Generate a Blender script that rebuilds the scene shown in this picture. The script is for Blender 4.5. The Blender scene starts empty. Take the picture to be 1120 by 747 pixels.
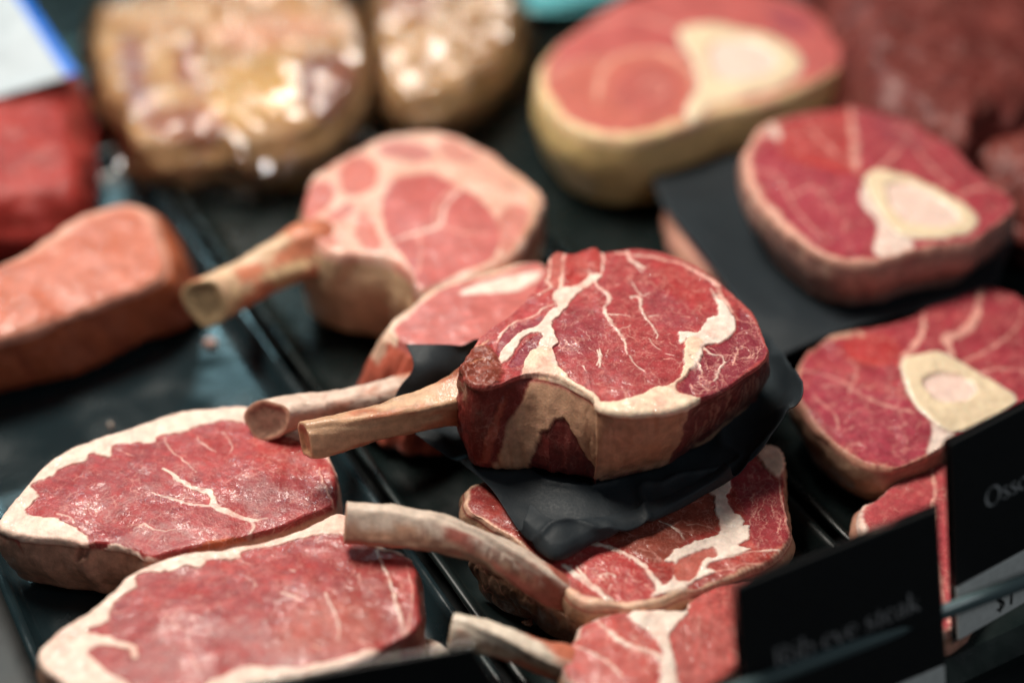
import bpy, math, random
import numpy as np
from mathutils import Vector
from math import radians, pi

rng = np.random.default_rng(7)
random.seed(7)
S = bpy.context.scene
COL = S.collection

# ------------------------------------------------------------------ camera
W, H, LENS = 1120.0, 747.0, 60.0
F = LENS / 36.0 * W
PITCH, DIST, TGT = radians(38), 0.95, np.array([0.0, 0.0, 0.05])
FWD = np.array([0, math.cos(PITCH), -math.sin(PITCH)])
UP = np.array([0, math.sin(PITCH), math.cos(PITCH)])
RGT = np.array([1.0, 0, 0])
EYE = TGT - DIST * FWD
D1 = np.array([math.sin(radians(28.5)), -math.cos(radians(28.5)), 0])   # towards the front of the case
D2 = np.array([math.cos(radians(28.5)), math.sin(radians(28.5)), 0])    # along the case


def dirs(px):
    px = np.atleast_2d(np.asarray(px, float))
    return FWD + ((px[:, :1] - W / 2) / F) * RGT + ((H / 2 - px[:, 1:2]) / F) * UP


class Plane:
    def __init__(self, p0, z, tilt=(0.0, 0.0)):
        d = dirs([p0])[0]
        t = (EYE[2] - z) / -d[2]
        self.o = EYE + d * t
        self.depth = t
        n = np.array([tilt[0], tilt[1], 1.0]); n /= np.linalg.norm(n)
        ex = np.array([1.0, 0, 0]); ex -= n * ex.dot(n); ex /= np.linalg.norm(ex)
        self.n, self.ex, self.ey = n, ex, np.cross(n, ex)
        self.mpp = t / F

    def uv(self, px):
        d = dirs(px)
        t = ((self.o - EYE) @ self.n) / (d @ self.n)
        q = EYE + d * t[:, None] - self.o
        return np.stack([q @ self.ex, q @ self.ey], 1)

    def xyz(self, uv, w):
        return self.o + uv[:, :1] * self.ex + uv[:, 1:2] * self.ey + np.asarray(w)[:, None] * self.n


def at(x, y, z):
    d = dirs([(x, y)])[0]
    return EYE + d * ((EYE[2] - z) / -d[2])


def cv(ox, oy, s, pts):
    return [(ox + p[0] * s, oy + p[1] * s) + tuple(v * s * .68 for v in p[2:]) for p in pts]


def unscaled(fn, pts):
    return [tuple(q[:2]) + tuple(p[2:]) for p, q in zip(pts, fn(pts))]


# ------------------------------------------------------------------ noise and curves
def _hash(a, b, c, seed):
    h = (a.astype(np.uint32) * np.uint32(374761393) + b.astype(np.uint32) * np.uint32(668265263)
         + c.astype(np.uint32) * np.uint32(2246822519) + np.uint32((seed * 3266489917) & 0xFFFFFFFF))
    h ^= h >> np.uint32(15); h *= np.uint32(2246822519)
    h ^= h >> np.uint32(13); h *= np.uint32(3266489917)
    h ^= h >> np.uint32(16)
    return h.astype(np.float32) / np.float32(4294967295.0)


def noise(p, scale, seed=0):
    """value noise in -1..1; p (N,3) in metres, scale = feature size in metres"""
    q = p / scale + 1000.0
    i = np.floor(q).astype(np.int64); f = (q - i).astype(np.float32)
    f = f * f * f * (f * (f * 6 - 15) + 10)
    r = 0
    for dx in (0, 1):
        for dy in (0, 1):
            for dz in (0, 1):
                wgt = (f[:, 0] if dx else 1 - f[:, 0]) * (f[:, 1] if dy else 1 - f[:, 1]) * (f[:, 2] if dz else 1 - f[:, 2])
                r = r + wgt * _hash(i[:, 0] + dx, i[:, 1] + dy, i[:, 2] + dz, seed)
    return r * 2 - 1


def fbm(p, scale, octv=3, seed=0):
    r, a, tot = 0, 1.0, 0
    for o in range(octv):
        r = r + a * noise(p, scale / 2 ** o, seed + o * 17); tot += a; a *= 0.5
    return r / tot


def sstep(a, b, x):
    t = np.clip((x - a) / (b - a + 1e-12), 0, 1)
    return t * t * (3 - 2 * t)


def catmull(pts, sub, closed):
    pts = np.asarray(pts, float); n = len(pts); out = []
    m = n if closed else n - 1
    for i in range(m):
        if closed:
            a, b, c, d = pts[(i - 1) % n], pts[i], pts[(i + 1) % n], pts[(i + 2) % n]
        else:
            a, b, c, d = pts[max(i - 1, 0)], pts[i], pts[i + 1], pts[min(i + 2, n - 1)]
        for k in range(sub):
            t = k / sub
            out.append(0.5 * (2 * b + (c - a) * t + (2 * a - 5 * b + 4 * c - d) * t * t + (3 * b - a - 3 * c + d) * t ** 3))
    if not closed:
        out.append(pts[-1])
    return np.array(out)


def resample_closed(pts, n):
    p = np.vstack([pts, pts[:1]])
    l = np.r_[0, np.cumsum(np.linalg.norm(np.diff(p, axis=0), axis=1))]
    s = np.linspace(0, l[-1], n, endpoint=False)
    return np.stack([np.interp(s, l, p[:, k]) for k in range(p.shape[1])], 1), l[-1]


def seg_dist(P, A, B):
    d = B - A; L = max(d @ d, 1e-14)
    t = np.clip(((P - A) @ d) / L, 0, 1)
    q = P - (A + t[:, None] * d)
    return np.sqrt((q * q).sum(1)), t


def poly_sd(P, poly):
    """signed distance, positive inside"""
    dist = np.full(len(P), 1e9); ins = np.zeros(len(P), bool)
    n = len(poly)
    for i in range(n):
        A, B = poly[i], poly[(i + 1) % n]
        d, _ = seg_dist(P, A, B); dist = np.minimum(dist, d)
        c = (A[1] > P[:, 1]) != (B[1] > P[:, 1])
        if c.any():
            xi = A[0] + (P[:, 1] - A[1]) / (B[1] - A[1] + 1e-15) * (B[0] - A[0])
            ins ^= c & (P[:, 0] < xi)
    return np.where(ins, dist, -dist)


# ------------------------------------------------------------------ materials
def new_mat(name):
    m = bpy.data.materials.new(name); m.use_nodes = True
    nt = m.node_tree; b = nt.nodes['Principled BSDF']
    return m, nt, b


def flesh(name, rough_meat=.36, rough_fat=.46, sss=.14, bump=.42, coat=.2, grain=900, spec=.3, vary=.24, fleck=.28, bundle=1.0):
    m, nt, b = new_mat(name)
    N, L = nt.nodes.new, nt.links.new
    at_ = N('ShaderNodeAttribute'); at_.attribute_name = 'albedo'
    fa = N('ShaderNodeAttribute'); fa.attribute_name = 'fat'
    tc = N('ShaderNodeTexCoord')
    n1 = N('ShaderNodeTexNoise'); n1.inputs['Scale'].default_value = grain; n1.inputs['Detail'].default_value = 4
    n2 = N('ShaderNodeTexNoise'); n2.inputs['Scale'].default_value = grain * .22; n2.inputs['Detail'].default_value = 5
    n2.inputs['Roughness'].default_value = .65
    for n in (n1, n2):
        L(tc.outputs['Object'], n.inputs['Vector'])
    mr = N('ShaderNodeMapRange'); mr.inputs[1].default_value = .3; mr.inputs[2].default_value = .7
    mr.inputs[3].default_value = 1 - vary; mr.inputs[4].default_value = 1 + vary
    L(n2.outputs['Fac'], mr.inputs[0])
    mul = N('ShaderNodeVectorMath'); mul.operation = 'SCALE'
    L(at_.outputs['Color'], mul.inputs[0]); L(mr.outputs[0], mul.inputs['Scale'])
    n3 = N('ShaderNodeTexNoise'); n3.inputs['Scale'].default_value = grain * 1.1; n3.inputs['Detail'].default_value = 2
    n3.inputs['Distortion'].default_value = .6
    L(tc.outputs['Object'], n3.inputs['Vector'])
    fl = N('ShaderNodeMapRange'); fl.inputs[1].default_value = .56; fl.inputs[2].default_value = .74; fl.inputs[4].default_value = fleck
    L(n3.outputs['Fac'], fl.inputs[0])
    g1 = N('ShaderNodeMath'); g1.operation = 'MULTIPLY_ADD'; g1.inputs[1].default_value = -.8; g1.inputs[2].default_value = 1
    L(fa.outputs['Fac'], g1.inputs[0])
    g2 = N('ShaderNodeMath'); g2.operation = 'MULTIPLY'; L(fl.outputs[0], g2.inputs[0]); L(g1.outputs[0], g2.inputs[1])
    lt = N('ShaderNodeMix'); lt.data_type = 'RGBA'; lt.inputs['B'].default_value = (.74, .36, .30, 1)
    L(g2.outputs[0], lt.inputs['Factor']); L(mul.outputs[0], lt.inputs['A'])
    wn = N('ShaderNodeTexNoise'); wn.inputs['Scale'].default_value = 70; wn.inputs['Detail'].default_value = 4
    L(tc.outputs['Object'], wn.inputs['Vector'])
    wm = N('ShaderNodeVectorMath'); wm.operation = 'MULTIPLY_ADD'; wm.inputs[1].default_value = (.016, .016, .016)
    L(wn.outputs['Color'], wm.inputs[0]); L(tc.outputs['Object'], wm.inputs[2])
    last = lt.outputs['Result']
    for sc, wd, st, go in ((95, .045, .62, .50), (260, .075, .38, .46)):
        vo = N('ShaderNodeTexVoronoi'); vo.feature = 'DISTANCE_TO_EDGE'; vo.inputs['Scale'].default_value = sc
        L(wm.outputs[0], vo.inputs['Vector'])
        ln = N('ShaderNodeMapRange'); ln.inputs[1].default_value = wd; ln.inputs[2].default_value = wd * .25
        ln.inputs[3].default_value = 0; ln.inputs[4].default_value = st * bundle
        L(vo.outputs['Distance'], ln.inputs[0])
        gn = N('ShaderNodeTexNoise'); gn.inputs['Scale'].default_value = sc * .55; gn.inputs['Detail'].default_value = 3
        L(tc.outputs['Object'], gn.inputs['Vector'])
        gm = N('ShaderNodeMapRange'); gm.inputs[1].default_value = go; gm.inputs[2].default_value = go + .16
        L(gn.outputs['Fac'], gm.inputs[0])
        m1 = N('ShaderNodeMath'); m1.operation = 'MULTIPLY'; L(ln.outputs[0], m1.inputs[0]); L(gm.outputs[0], m1.inputs[1])
        m2 = N('ShaderNodeMath'); m2.operation = 'MULTIPLY'; L(m1.outputs[0], m2.inputs[0]); L(g1.outputs[0], m2.inputs[1])
        mx = N('ShaderNodeMix'); mx.data_type = 'RGBA'; mx.inputs['B'].default_value = (.72, .33, .27, 1)
        L(m2.outputs[0], mx.inputs['Factor']); L(last, mx.inputs['A']); last = mx.outputs['Result']
    L(last, b.inputs['Base Color'])
    rr = N('ShaderNodeMapRange'); rr.inputs[3].default_value = rough_meat; rr.inputs[4].default_value = rough_fat
    L(fa.outputs['Fac'], rr.inputs[0])
    r2 = N('ShaderNodeMath'); r2.operation = 'MULTIPLY_ADD'; r2.inputs[1].default_value = .3; 
    L(n2.outputs['Fac'], r2.inputs[0])
    sb = N('ShaderNodeMath'); sb.operation = 'SUBTRACT'; sb.inputs[1].default_value = .15
    L(rr.outputs[0], sb.inputs[0]); L(sb.outputs[0], r2.inputs[2]); L(r2.outputs[0], b.inputs['Roughness'])
    ad = N('ShaderNodeMath'); ad.operation = 'MULTIPLY_ADD'; ad.inputs[1].default_value = .3
    L(n2.outputs['Fac'], ad.inputs[0]); L(n1.outputs['Fac'], ad.inputs[2])
    bp = N('ShaderNodeBump'); bp.inputs['Strength'].default_value = bump; bp.inputs['Distance'].default_value = .0006
    L(ad.outputs[0], bp.inputs['Height']); L(bp.outputs['Normal'], b.inputs['Normal'])
    b.inputs['Subsurface Weight'].default_value = sss
    b.inputs['Subsurface Radius'].default_value = (1, .32, .2)
    b.inputs['Subsurface Scale'].default_value = .0022
    b.inputs['Specular IOR Level'].default_value = spec
    b.inputs['Coat Weight'].default_value = coat; b.inputs['Coat Roughness'].default_value = .08
    wt = N('ShaderNodeTexNoise'); wt.inputs['Scale'].default_value = 55; wt.inputs['Detail'].default_value = 3
    L(tc.outputs['Object'], wt.inputs['Vector'])
    wr = N('ShaderNodeMapRange'); wr.inputs[1].default_value = .46; wr.inputs[2].default_value = .60; wr.inputs[4].default_value = coat * 2.6
    L(wt.outputs['Fac'], wr.inputs[0]); L(wr.outputs[0], b.inputs['Coat Weight'])
    n4 = N('ShaderNodeTexNoise'); n4.inputs['Scale'].default_value = 230; n4.inputs['Detail'].default_value = 2
    L(tc.outputs['Object'], n4.inputs['Vector'])
    b2 = N('ShaderNodeBump'); b2.inputs['Strength'].default_value = .75; b2.inputs['Distance'].default_value = .0022
    L(n4.outputs['Fac'], b2.inputs['Height']); L(b2.outputs['Normal'], b.inputs['Coat Normal'])
    return m


def plastic(name, col, rough=.4, spec=.5, bump=0, bscale=60, rvar=0, coat=0, metal=0):
    m, nt, b = new_mat(name)
    N, L = nt.nodes.new, nt.links.new
    b.inputs['Base Color'].default_value = (*col, 1)
    b.inputs['Roughness'].default_value = rough
    b.inputs['Specular IOR Level'].default_value = spec
    b.inputs['Coat Weight'].default_value = coat
    b.inputs['Metallic'].default_value = metal
    tc = N('ShaderNodeTexCoord')
    n = N('ShaderNodeTexNoise'); n.inputs['Scale'].default_value = bscale; n.inputs['Detail'].default_value = 5
    L(tc.outputs['Object'], n.inputs['Vector'])
    cr = N('ShaderNodeMapRange'); cr.inputs[3].default_value = .8; cr.inputs[4].default_value = 1.2
    L(n.outputs['Fac'], cr.inputs[0])
    mu = N('ShaderNodeVectorMath'); mu.operation = 'SCALE'; mu.inputs[0].default_value = col
    L(cr.outputs[0], mu.inputs['Scale']); L(mu.outputs[0], b.inputs['Base Color'])
    if rvar:
        mr = N('ShaderNodeMapRange'); mr.inputs[1].default_value = .35; mr.inputs[2].default_value = .65
        mr.inputs[3].default_value = max(.05, rough - rvar); mr.inputs[4].default_value = rough + rvar
        L(n.outputs['Fac'], mr.inputs[0]); L(mr.outputs[0], b.inputs['Roughness'])
    if bump:
        bp = N('ShaderNodeBump'); bp.inputs['Strength'].default_value = bump; bp.inputs['Distance'].default_value = .002
        L(n.outputs['Fac'], bp.inputs['Height']); L(bp.outputs['Normal'], b.inputs['Normal'])
    return m


def clear_film(name, tint=(.9, .95, 1), amt=.16, rough=.12, bscale=90):
    m = bpy.data.materials.new(name); m.use_nodes = True
    nt = m.node_tree; nt.nodes.clear(); N, L = nt.nodes.new, nt.links.new
    out = N('ShaderNodeOutputMaterial'); mix = N('ShaderNodeMixShader'); tr = N('ShaderNodeBsdfTransparent')
    gl = N('ShaderNodeBsdfGlossy'); gl.inputs['Roughness'].default_value = rough
    tr.inputs['Color'].default_value = (*tint, 1)
    fr = N('ShaderNodeFresnel'); fr.inputs['IOR'].default_value = 1.45
    ad = N('ShaderNodeMath'); ad.operation = 'ADD'; ad.inputs[1].default_value = amt - .04
    tc = N('ShaderNodeTexCoord'); n = N('ShaderNodeTexNoise'); n.inputs['Scale'].default_value = bscale; n.inputs['Detail'].default_value = 3
    bp = N('ShaderNodeBump'); bp.inputs['Strength'].default_value = .5; bp.inputs['Distance'].default_value = .006
    L(tc.outputs['Object'], n.inputs['Vector']); L(n.outputs['Fac'], bp.inputs['Height'])
    L(bp.outputs['Normal'], gl.inputs['Normal']); L(bp.outputs['Normal'], fr.inputs['Normal'])
    L(fr.outputs[0], ad.inputs[0]); L(ad.outputs[0], mix.inputs[0])
    L(tr.outputs[0], mix.inputs[1]); L(gl.outputs[0], mix.inputs[2]); L(mix.outputs[0], out.inputs['Surface'])
    return m


M_BEEF = flesh('beef_flesh')
M_BONE = flesh('rib_bone', .42, .42, .10, .4, .12, 900, .35, .22, .12, .0)
M_SOFT = flesh('soft_flesh', .36, .44, .2, .45, .25, 500, .38, .2, .2, .25)
M_SHANK = flesh('shank_bone', .34, .34, .2, .25, .3, 700, .4, .07, .05, .0)
M_LUMP = flesh('roast_flesh', .48, .5, .15, .5, .05, 260, .3, .3, .2, .4)
M_WRAPPED = flesh('wrapped_flesh', .5, .5, .2, .2, .0, 160, .3, .2, .1, .1)

MEAT = np.array([.38, .050, .052]); MEAT_D = np.array([.17, .015, .020]); MEAT_L = np.array([.58, .13, .115])
PURP = np.array([.27, .040, .062]); BRIGHT = np.array([.52, .040, .032])
FAT = np.array([.87, .66, .56]); FATW = np.array([.89, .73, .63]); FATP = np.array([.80, .42, .34]); FATY = np.array([.80, .55, .27])
TAN = np.array([.52, .30, .19]); TAND = np.array([.34, .18, .11]); BRN = np.array([.13, .04, .025])
PINK = np.array([.60, .19, .17])


# ------------------------------------------------------------------ object helpers
def tag(o, label=None, cat=None, group=None, kind=None):
    if label: o['label'] = label
    if cat: o['category'] = cat
    if group: o['group'] = group
    if kind: o['kind'] = kind
    return o


def empty(name, loc, label, cat, group=None):
    o = bpy.data.objects.new(name, None); COL.objects.link(o)
    o.location = loc; o.empty_display_size = .02
    return tag(o, label, cat, group)


def mesh_obj(name, verts, faces, mat, parent=None, smooth=True, attrs=None, normals=None):
    me = bpy.data.meshes.new(name)
    v = np.asarray(verts, float)
    if parent is not None:
        v = v - np.array(parent.matrix_basis.translation if parent.parent is None else parent['world_base'])
    me.from_pydata(v.tolist(), [], [list(map(int, f)) for f in faces])
    if smooth:
        me.polygons.foreach_set('use_smooth', [True] * len(me.polygons))
    if attrs:
        if 'albedo' in attrs:
            a = me.attributes.new('albedo', 'FLOAT_COLOR', 'POINT')
            c = np.ones((len(v), 4), np.float32); c[:, :3] = attrs['albedo']; a.data.foreach_set('color', c.ravel())
        if 'fat' in attrs:
            a = me.attributes.new('fat', 'FLOAT', 'POINT'); a.data.foreach_set('value', np.asarray(attrs['fat'], np.float32))
    me.update()
    if normals is not None:
        me.normals_split_custom_set_from_vertices(normals.tolist())
    if mat: me.materials.append(mat)
    o = bpy.data.objects.new(name, me); COL.objects.link(o)
    if parent is not None:
        o.parent = parent
    o['world_base'] = [float(x) for x in (parent.matrix_basis.translation if parent is not None and parent.parent is None else (parent['world_base'] if parent is not None else (0, 0, 0)))]
    return o


def vert_normals(v, quads, tris):
    n = np.zeros_like(v)
    if len(quads):
        a, b, c, d = (v[quads[:, k]] for k in range(4))
        fn = np.cross(c - a, d - b)
        for k in range(4): np.add.at(n, quads[:, k], fn)
    if len(tris):
        a, b, c = (v[tris[:, k]] for k in range(3))
        fn = np.cross(b - a, c - a)
        for k in range(3): np.add.at(n, tris[:, k], fn)
    return n / (np.linalg.norm(n, axis=1, keepdims=True) + 1e-12)


# ------------------------------------------------------------------ slab of meat, painted by what it is made of
class Slab:
    """A cut of meat: an outline on its own plane, a real thickness, rounded edges and painted tissue."""

    def __init__(self, outline, z, th, p0=None, tilt=(0, 0), N=420, M=110, K=30, er=.004, er2=.006, bulge=.003, flare=0.0,
                 lean=(0, 0), dome=0.0, wob=.0008, rel=.0008, seed=1, sub=8, warp=1.0, center=None, skirt=None, swell=.0012):
        o = np.asarray([p[:2] for p in outline], float)
        p0 = p0 or tuple(o.mean(0))
        self.pl = Plane(p0, z, tilt); pl = self.pl
        uvo = catmull(pl.uv(o), sub, True)
        area = 0.5 * np.sum(uvo[:, 0] * np.roll(uvo[:, 1], -1) - np.roll(uvo[:, 0], -1) * uvo[:, 1])
        if area < 0: uvo = uvo[::-1]
        k0 = int(np.argmax(uvo[:, 1])); uvo = np.roll(uvo, -k0, 0)
        uvo, self.per = resample_closed(uvo, N)
        wn = fbm(np.c_[uvo, np.full(N, seed * .37)], .012, 5, seed) * 1.3
        c = uvo.mean(0) if center is None else pl.uv([center])[0]
        rd = uvo - c; rl = np.linalg.norm(rd, axis=1, keepdims=True); rd /= rl
        uvo = uvo + rd * (wn * wob)[:, None]
        rl = np.linalg.norm(uvo - c, axis=1)
        self.uvo, self.N, self.th, self.seed = uvo, N, th, seed
        UV, Wz, SD, SS, HH = [], [], [], [], []
        sarc = np.arange(N) / N * self.per
        for k in range(1, M + 1):
            t = k / M
            x = (1 - t) * rl
            dd = np.minimum(x, er) / er
            w = -er * (1 - np.sqrt(np.clip(1 - (1 - dd) ** 2, 0, 1))) + dome * (1 - t * t)
            UV.append(c + (uvo - c) * t); Wz.append(w); SD.append(np.zeros(N)); SS.append(sarc); HH.append(np.zeros(N))
        lean = np.array(lean)
        sk = np.zeros((N, 2))
        if skirt:
            arr = np.array(skirt, float); up_ = pl.uv(arr[:, :2])
            ii = np.array([np.argmin(((uvo - q) ** 2).sum(1)) for q in up_]) / N * self.per
            oo = np.argsort(ii); xs, ws = ii[oo], arr[oo, 2] * pl.mpp / math.sin(PITCH)
            sk[:, 1] = -np.interp(sarc, np.r_[xs[-1] - self.per, xs, xs[0] + self.per], np.r_[ws[-1], ws, ws[0]])
        for k in range(1, K + 1):
            hf = k / K
            h = er + (th - er - er2) * hf
            off = bulge * math.sin(pi * hf) + flare * hf
            UV.append(uvo + rd * off + lean * (h / th) + sk * hf ** .8); Wz.append(np.full(N, -h)); SD.append(np.ones(N)); SS.append(sarc); HH.append(np.full(N, h))
        base_off = flare
        for k in range(1, 6):
            a = k / 5 * pi / 2
            UV.append(uvo + rd * (base_off - er2 * (1 - math.cos(a)) * 1.0) + lean + sk); Wz.append(np.full(N, -(th - er2) - er2 * math.sin(a)))
            SD.append(np.ones(N)); SS.append(sarc); HH.append(np.full(N, th))
        last = UV[-1]
        for t in (.66, .33):
            UV.append(c + lean + (last - c - lean) * t); Wz.append(np.full(N, -th)); SD.append(np.ones(N)); SS.append(sarc); HH.append(np.full(N, th))
        R = len(UV)
        self.uv = np.vstack([[c], np.vstack(UV), [c + lean]])
        self.w = np.r_[dome, np.concatenate(Wz), -th]
        self.side = np.r_[0, np.concatenate(SD), 1].astype(bool)
        self.s = np.r_[0, np.concatenate(SS), 0]; self.h = np.r_[0, np.concatenate(HH), th]
        self.edge = np.r_[0, np.repeat(np.r_[np.arange(1, M + 1) / M, np.ones(R - M)], N), 1.0]
        idx = np.arange(R * N).reshape(R, N) + 1
        nx = np.roll(idx, -1, 1)
        self.quads = np.stack([idx[:-1], idx[1:], nx[1:], nx[:-1]], -1).reshape(-1, 4)
        self.tris = np.vstack([np.stack([np.zeros(N, int), idx[0], nx[0]], -1),
                               np.stack([np.full(N, R * N + 1), nx[-1], idx[-1]], -1)])
        self.n = len(self.uv)
        self.p3 = np.c_[self.uv, self.w] + seed * .731
        self.col = np.zeros((self.n, 3)); self.fat = np.zeros(self.n); self.part = np.zeros(self.n); self.relief = np.zeros(self.n)
        self.partw = {}; self.frel = np.zeros(self.n)
        self.cvn = fbm(self.p3, .004, 3, seed + 55); self.hue = fbm(self.p3, .011, 4, seed + 57)
        wx = noise(self.p3, .006, seed + 3) * .0007 + noise(self.p3, .0022, seed + 5) * .00045 + noise(self.p3, .001, seed + 25) * .00022
        wy = noise(self.p3, .006, seed + 4) * .0007 + noise(self.p3, .0022, seed + 6) * .00045 + noise(self.p3, .001, seed + 26) * .00022
        self.uvw = self.uv + np.c_[wx, wy] * warp
        self.topm = ~self.side
        self.topm |= self.h < er * 1.6
        self.relief += fbm(self.p3, .034, 2, seed + 90) * swell
        self.relief += fbm(self.p3, .018, 3, seed + 9) * rel + fbm(self.p3, .004, 2, seed + 12) * rel * .10
        # distance to the outline for the top
        self.rim = np.full(self.n, 0.0)
        T = np.where(self.topm)[0]
        st = 3
        best = np.full(len(T), 9e9)
        for k in range(0, N, st):
            q = self.uvw[T] - uvo[k]; best = np.minimum(best, (q * q).sum(1))
        self.rim[T] = np.sqrt(best)
        self.rim[self.side] = 0

    # ---- painting
    def base(self, c1=MEAT, c2=MEAT_D, c3=MEAT_L, seed=0, amt=.5, fib=None, fibamt=.25):
        n = fbm(self.p3, .022, 4, self.seed + 20 + seed)
        m = fbm(self.p3, .005, 3, self.seed + 31 + seed)
        v = (n * 1.0 + m * .7 + fbm(self.p3, .0022, 2, self.seed + 37) * .35) * amt
        col = np.outer(np.ones(self.n), c1)
        col = col + np.clip(v, 0, 1)[:, None] * (c3 - c1) + np.clip(-v, 0, 1)[:, None] * (c2 - c1)
        if fib is not None:
            a = radians(fib); ca, sa = math.cos(a), math.sin(a)
            q = np.c_[(self.uvw[:, 0] * ca + self.uvw[:, 1] * sa) * .12, -self.uvw[:, 0] * sa + self.uvw[:, 1] * ca, self.w * .1]
            f = fbm(q, .0012, 2, self.seed + 44)
            col *= (1 + f * fibamt)[:, None]
        self.col[:] = col
        return self

    def _mix(self, m, col, fat=None, rel=0, part=None, cvar=.10):
        m = np.clip(m, 0, 1)
        J = np.where(m > 0)[0]
        mj = m[J]
        cc = np.outer(1 + self.cvn[J] * cvar, col)
        if fat is not None and fat > .8 and cvar > .06:
            hv = np.clip(self.hue[J] * .9 - .02, 0, .55)[:, None]
            cc = cc * (1 - hv) + np.array([.76, .37, .29]) * hv
        self.col[J] = self.col[J] * (1 - mj)[:, None] + cc * mj[:, None]
        if fat is not None: self.fat[J] = self.fat[J] * (1 - mj) + fat * mj
        self.frel[J] = self.frel[J] * (1 - mj) + rel * mj
        if part is not None:
            self.partw[part] = np.maximum(self.partw.get(part, np.zeros(self.n)), m)

    def region(self, pts, col, amt=1.0, soft=.6, fat=None, rel=0.0, part=None, inv=False, sub=5, ragged=0.0, cvar=.1):
        """fill a region of the cut face; soft is in mm"""
        poly = catmull(self.pl.uv([p[:2] for p in pts]), sub, True)
        s = soft / 1000
        T = np.where(self.topm)[0]
        P = self.uvw[T]
        pad = .004 + s
        bb = (P[:, 0] > poly[:, 0].min() - pad) & (P[:, 0] < poly[:, 0].max() + pad) & (P[:, 1] > poly[:, 1].min() - pad) & (P[:, 1] < poly[:, 1].max() + pad)
        m = np.zeros(self.n)
        I = T[bb]
        if len(I):
            sd = poly_sd(self.uvw[I], poly)
            if ragged: sd = sd + fbm(self.p3[I], .004, 3, self.seed + 71) * ragged / 1000
            m[I] = sstep(-s / 2, s / 2, sd)
        if inv:
            mm = np.zeros(self.n); mm[T] = 1 - m[T]; m = mm
        self._mix(m * amt, col, fat, rel, part, cvar)
        return self

    def seam(self, pts, w=None, col=FAT, amt=1.0, fat=1.0, rel=.0003, soft=.5, sub=5, frill=True):
        """a line of fat or connective tissue; w is a width in photo pixels of this plane"""
        arr = []
        for i, p in enumerate(pts):
            ww = p[2] if len(p) > 2 else w
            arr.append((p[0], p[1], ww))
        arr = np.array(arr, float)
        uvp = self.pl.uv(arr[:, :2])
        q = catmull(np.c_[uvp, arr[:, 2] * self.pl.mpp], sub, False)
        T = np.where(self.topm)[0]
        P = self.uvw[T]
        pad = q[:, 2].max() * 1.5 + .002
        bb = (P[:, 0] > q[:, 0].min() - pad) & (P[:, 0] < q[:, 0].max() + pad) & (P[:, 1] > q[:, 1].min() - pad) & (P[:, 1] < q[:, 1].max() + pad)
        I = T[bb]
        if not len(I): return self
        P = self.uvw[I]; m = np.zeros(len(I))
        wn = 1 + .35 * fbm(self.p3[I], .0035, 2, self.seed + 83)
        for i in range(len(q) - 1):
            d, t = seg_dist(P, q[i, :2], q[i + 1, :2])
            wd = np.maximum((q[i, 2] * (1 - t) + q[i + 1, 2] * t) * .5 * wn, 1e-5)
            sf = np.maximum(soft * .0005, wd * .25)
            m = np.maximum(m, 1 - sstep(wd - sf, wd + sf, d))
        full = np.zeros(self.n); full[I] = m * np.clip(.82 + .6 * noise(self.p3[I], .004, self.seed + 87), .35, 1)
        self._mix(full * amt, col, fat, rel)
        if frill and arr[:, 2].max() > 2.2:
            r = random.Random(self.seed + int(arr[0, 0] * 7 + arr[0, 1] * 13))
            for (ax, ay, aw), (bx, by, bw) in zip(arr[:-1], arr[1:]):
                L = math.hypot(bx - ax, by - ay); a0 = math.atan2(by - ay, bx - ax)
                for _ in range(int(L / 6 + r.random())):
                    t = r.random(); x, y = ax + (bx - ax) * t, ay + (by - ay) * t; w0 = min((aw + bw) / 2, 4) * r.uniform(.25, .5)
                    a = a0 + r.choice((-1, 1)) * r.uniform(.4, 1.3); l = r.uniform(4, 11); line = [(x, y, w0)]
                    for j in range(3):
                        a += r.gauss(0, .35); x += math.cos(a) * l / 3; y += math.sin(a) * l / 3 * .8; line.append((x, y, w0 * (1 - .28 * (j + 1))))
                    self.seam(line, col=col, amt=amt * r.uniform(.45, .85), fat=fat, rel=rel * .3, soft=.25, sub=2, frill=False)
        return self

    def veins(self, pts, n, length=14, w=1.2, ang=None, spread=60, col=FAT, amt=.75, seed=0, branch=.35, step=3.0):
        """scattered marbling inside a polygon (photo pixels of this plane)"""
        r = random.Random(self.seed * 100 + seed)
        xs = [p[0] for p in pts]; ys = [p[1] for p in pts]
        poly = np.array([p[:2] for p in pts], float)

        def inside(x, y):
            return poly_sd(np.array([[x, y]]), poly)[0] > 0
        made = 0; tries = 0
        while made < n and tries < n * 20:
            tries += 1
            x, y = r.uniform(min(xs), max(xs)), r.uniform(min(ys), max(ys))
            if not inside(x, y): continue
            made += 1
            a = radians(ang + r.gauss(0, spread / 2)) if ang is not None else r.uniform(0, 2 * pi)
            L = length * r.uniform(.35, 1.3); w0 = w * r.uniform(.45, 1.25); am = amt * r.uniform(.5, 1)
            stack = [(x, y, a, L, w0)]
            while stack:
                x, y, a, L, w0 = stack.pop()
                k = max(2, int(L / step)); line = [(x, y, w0)]
                for j in range(k):
                    a += r.gauss(0, .38)
                    x += math.cos(a) * L / k; y += math.sin(a) * L / k * .75
                    line.append((x, y, w0 * (1 - .8 * (j + 1) / k)))
                    if r.random() < branch / k and L > 5:
                        stack.append((x, y, a + r.choice((-1, 1)) * r.uniform(.5, 1.1), L * .5, w0 * .7))
                self.seam(line, col=col, amt=am, sub=2, soft=.25, rel=.0001, frill=False)
        return self

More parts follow.
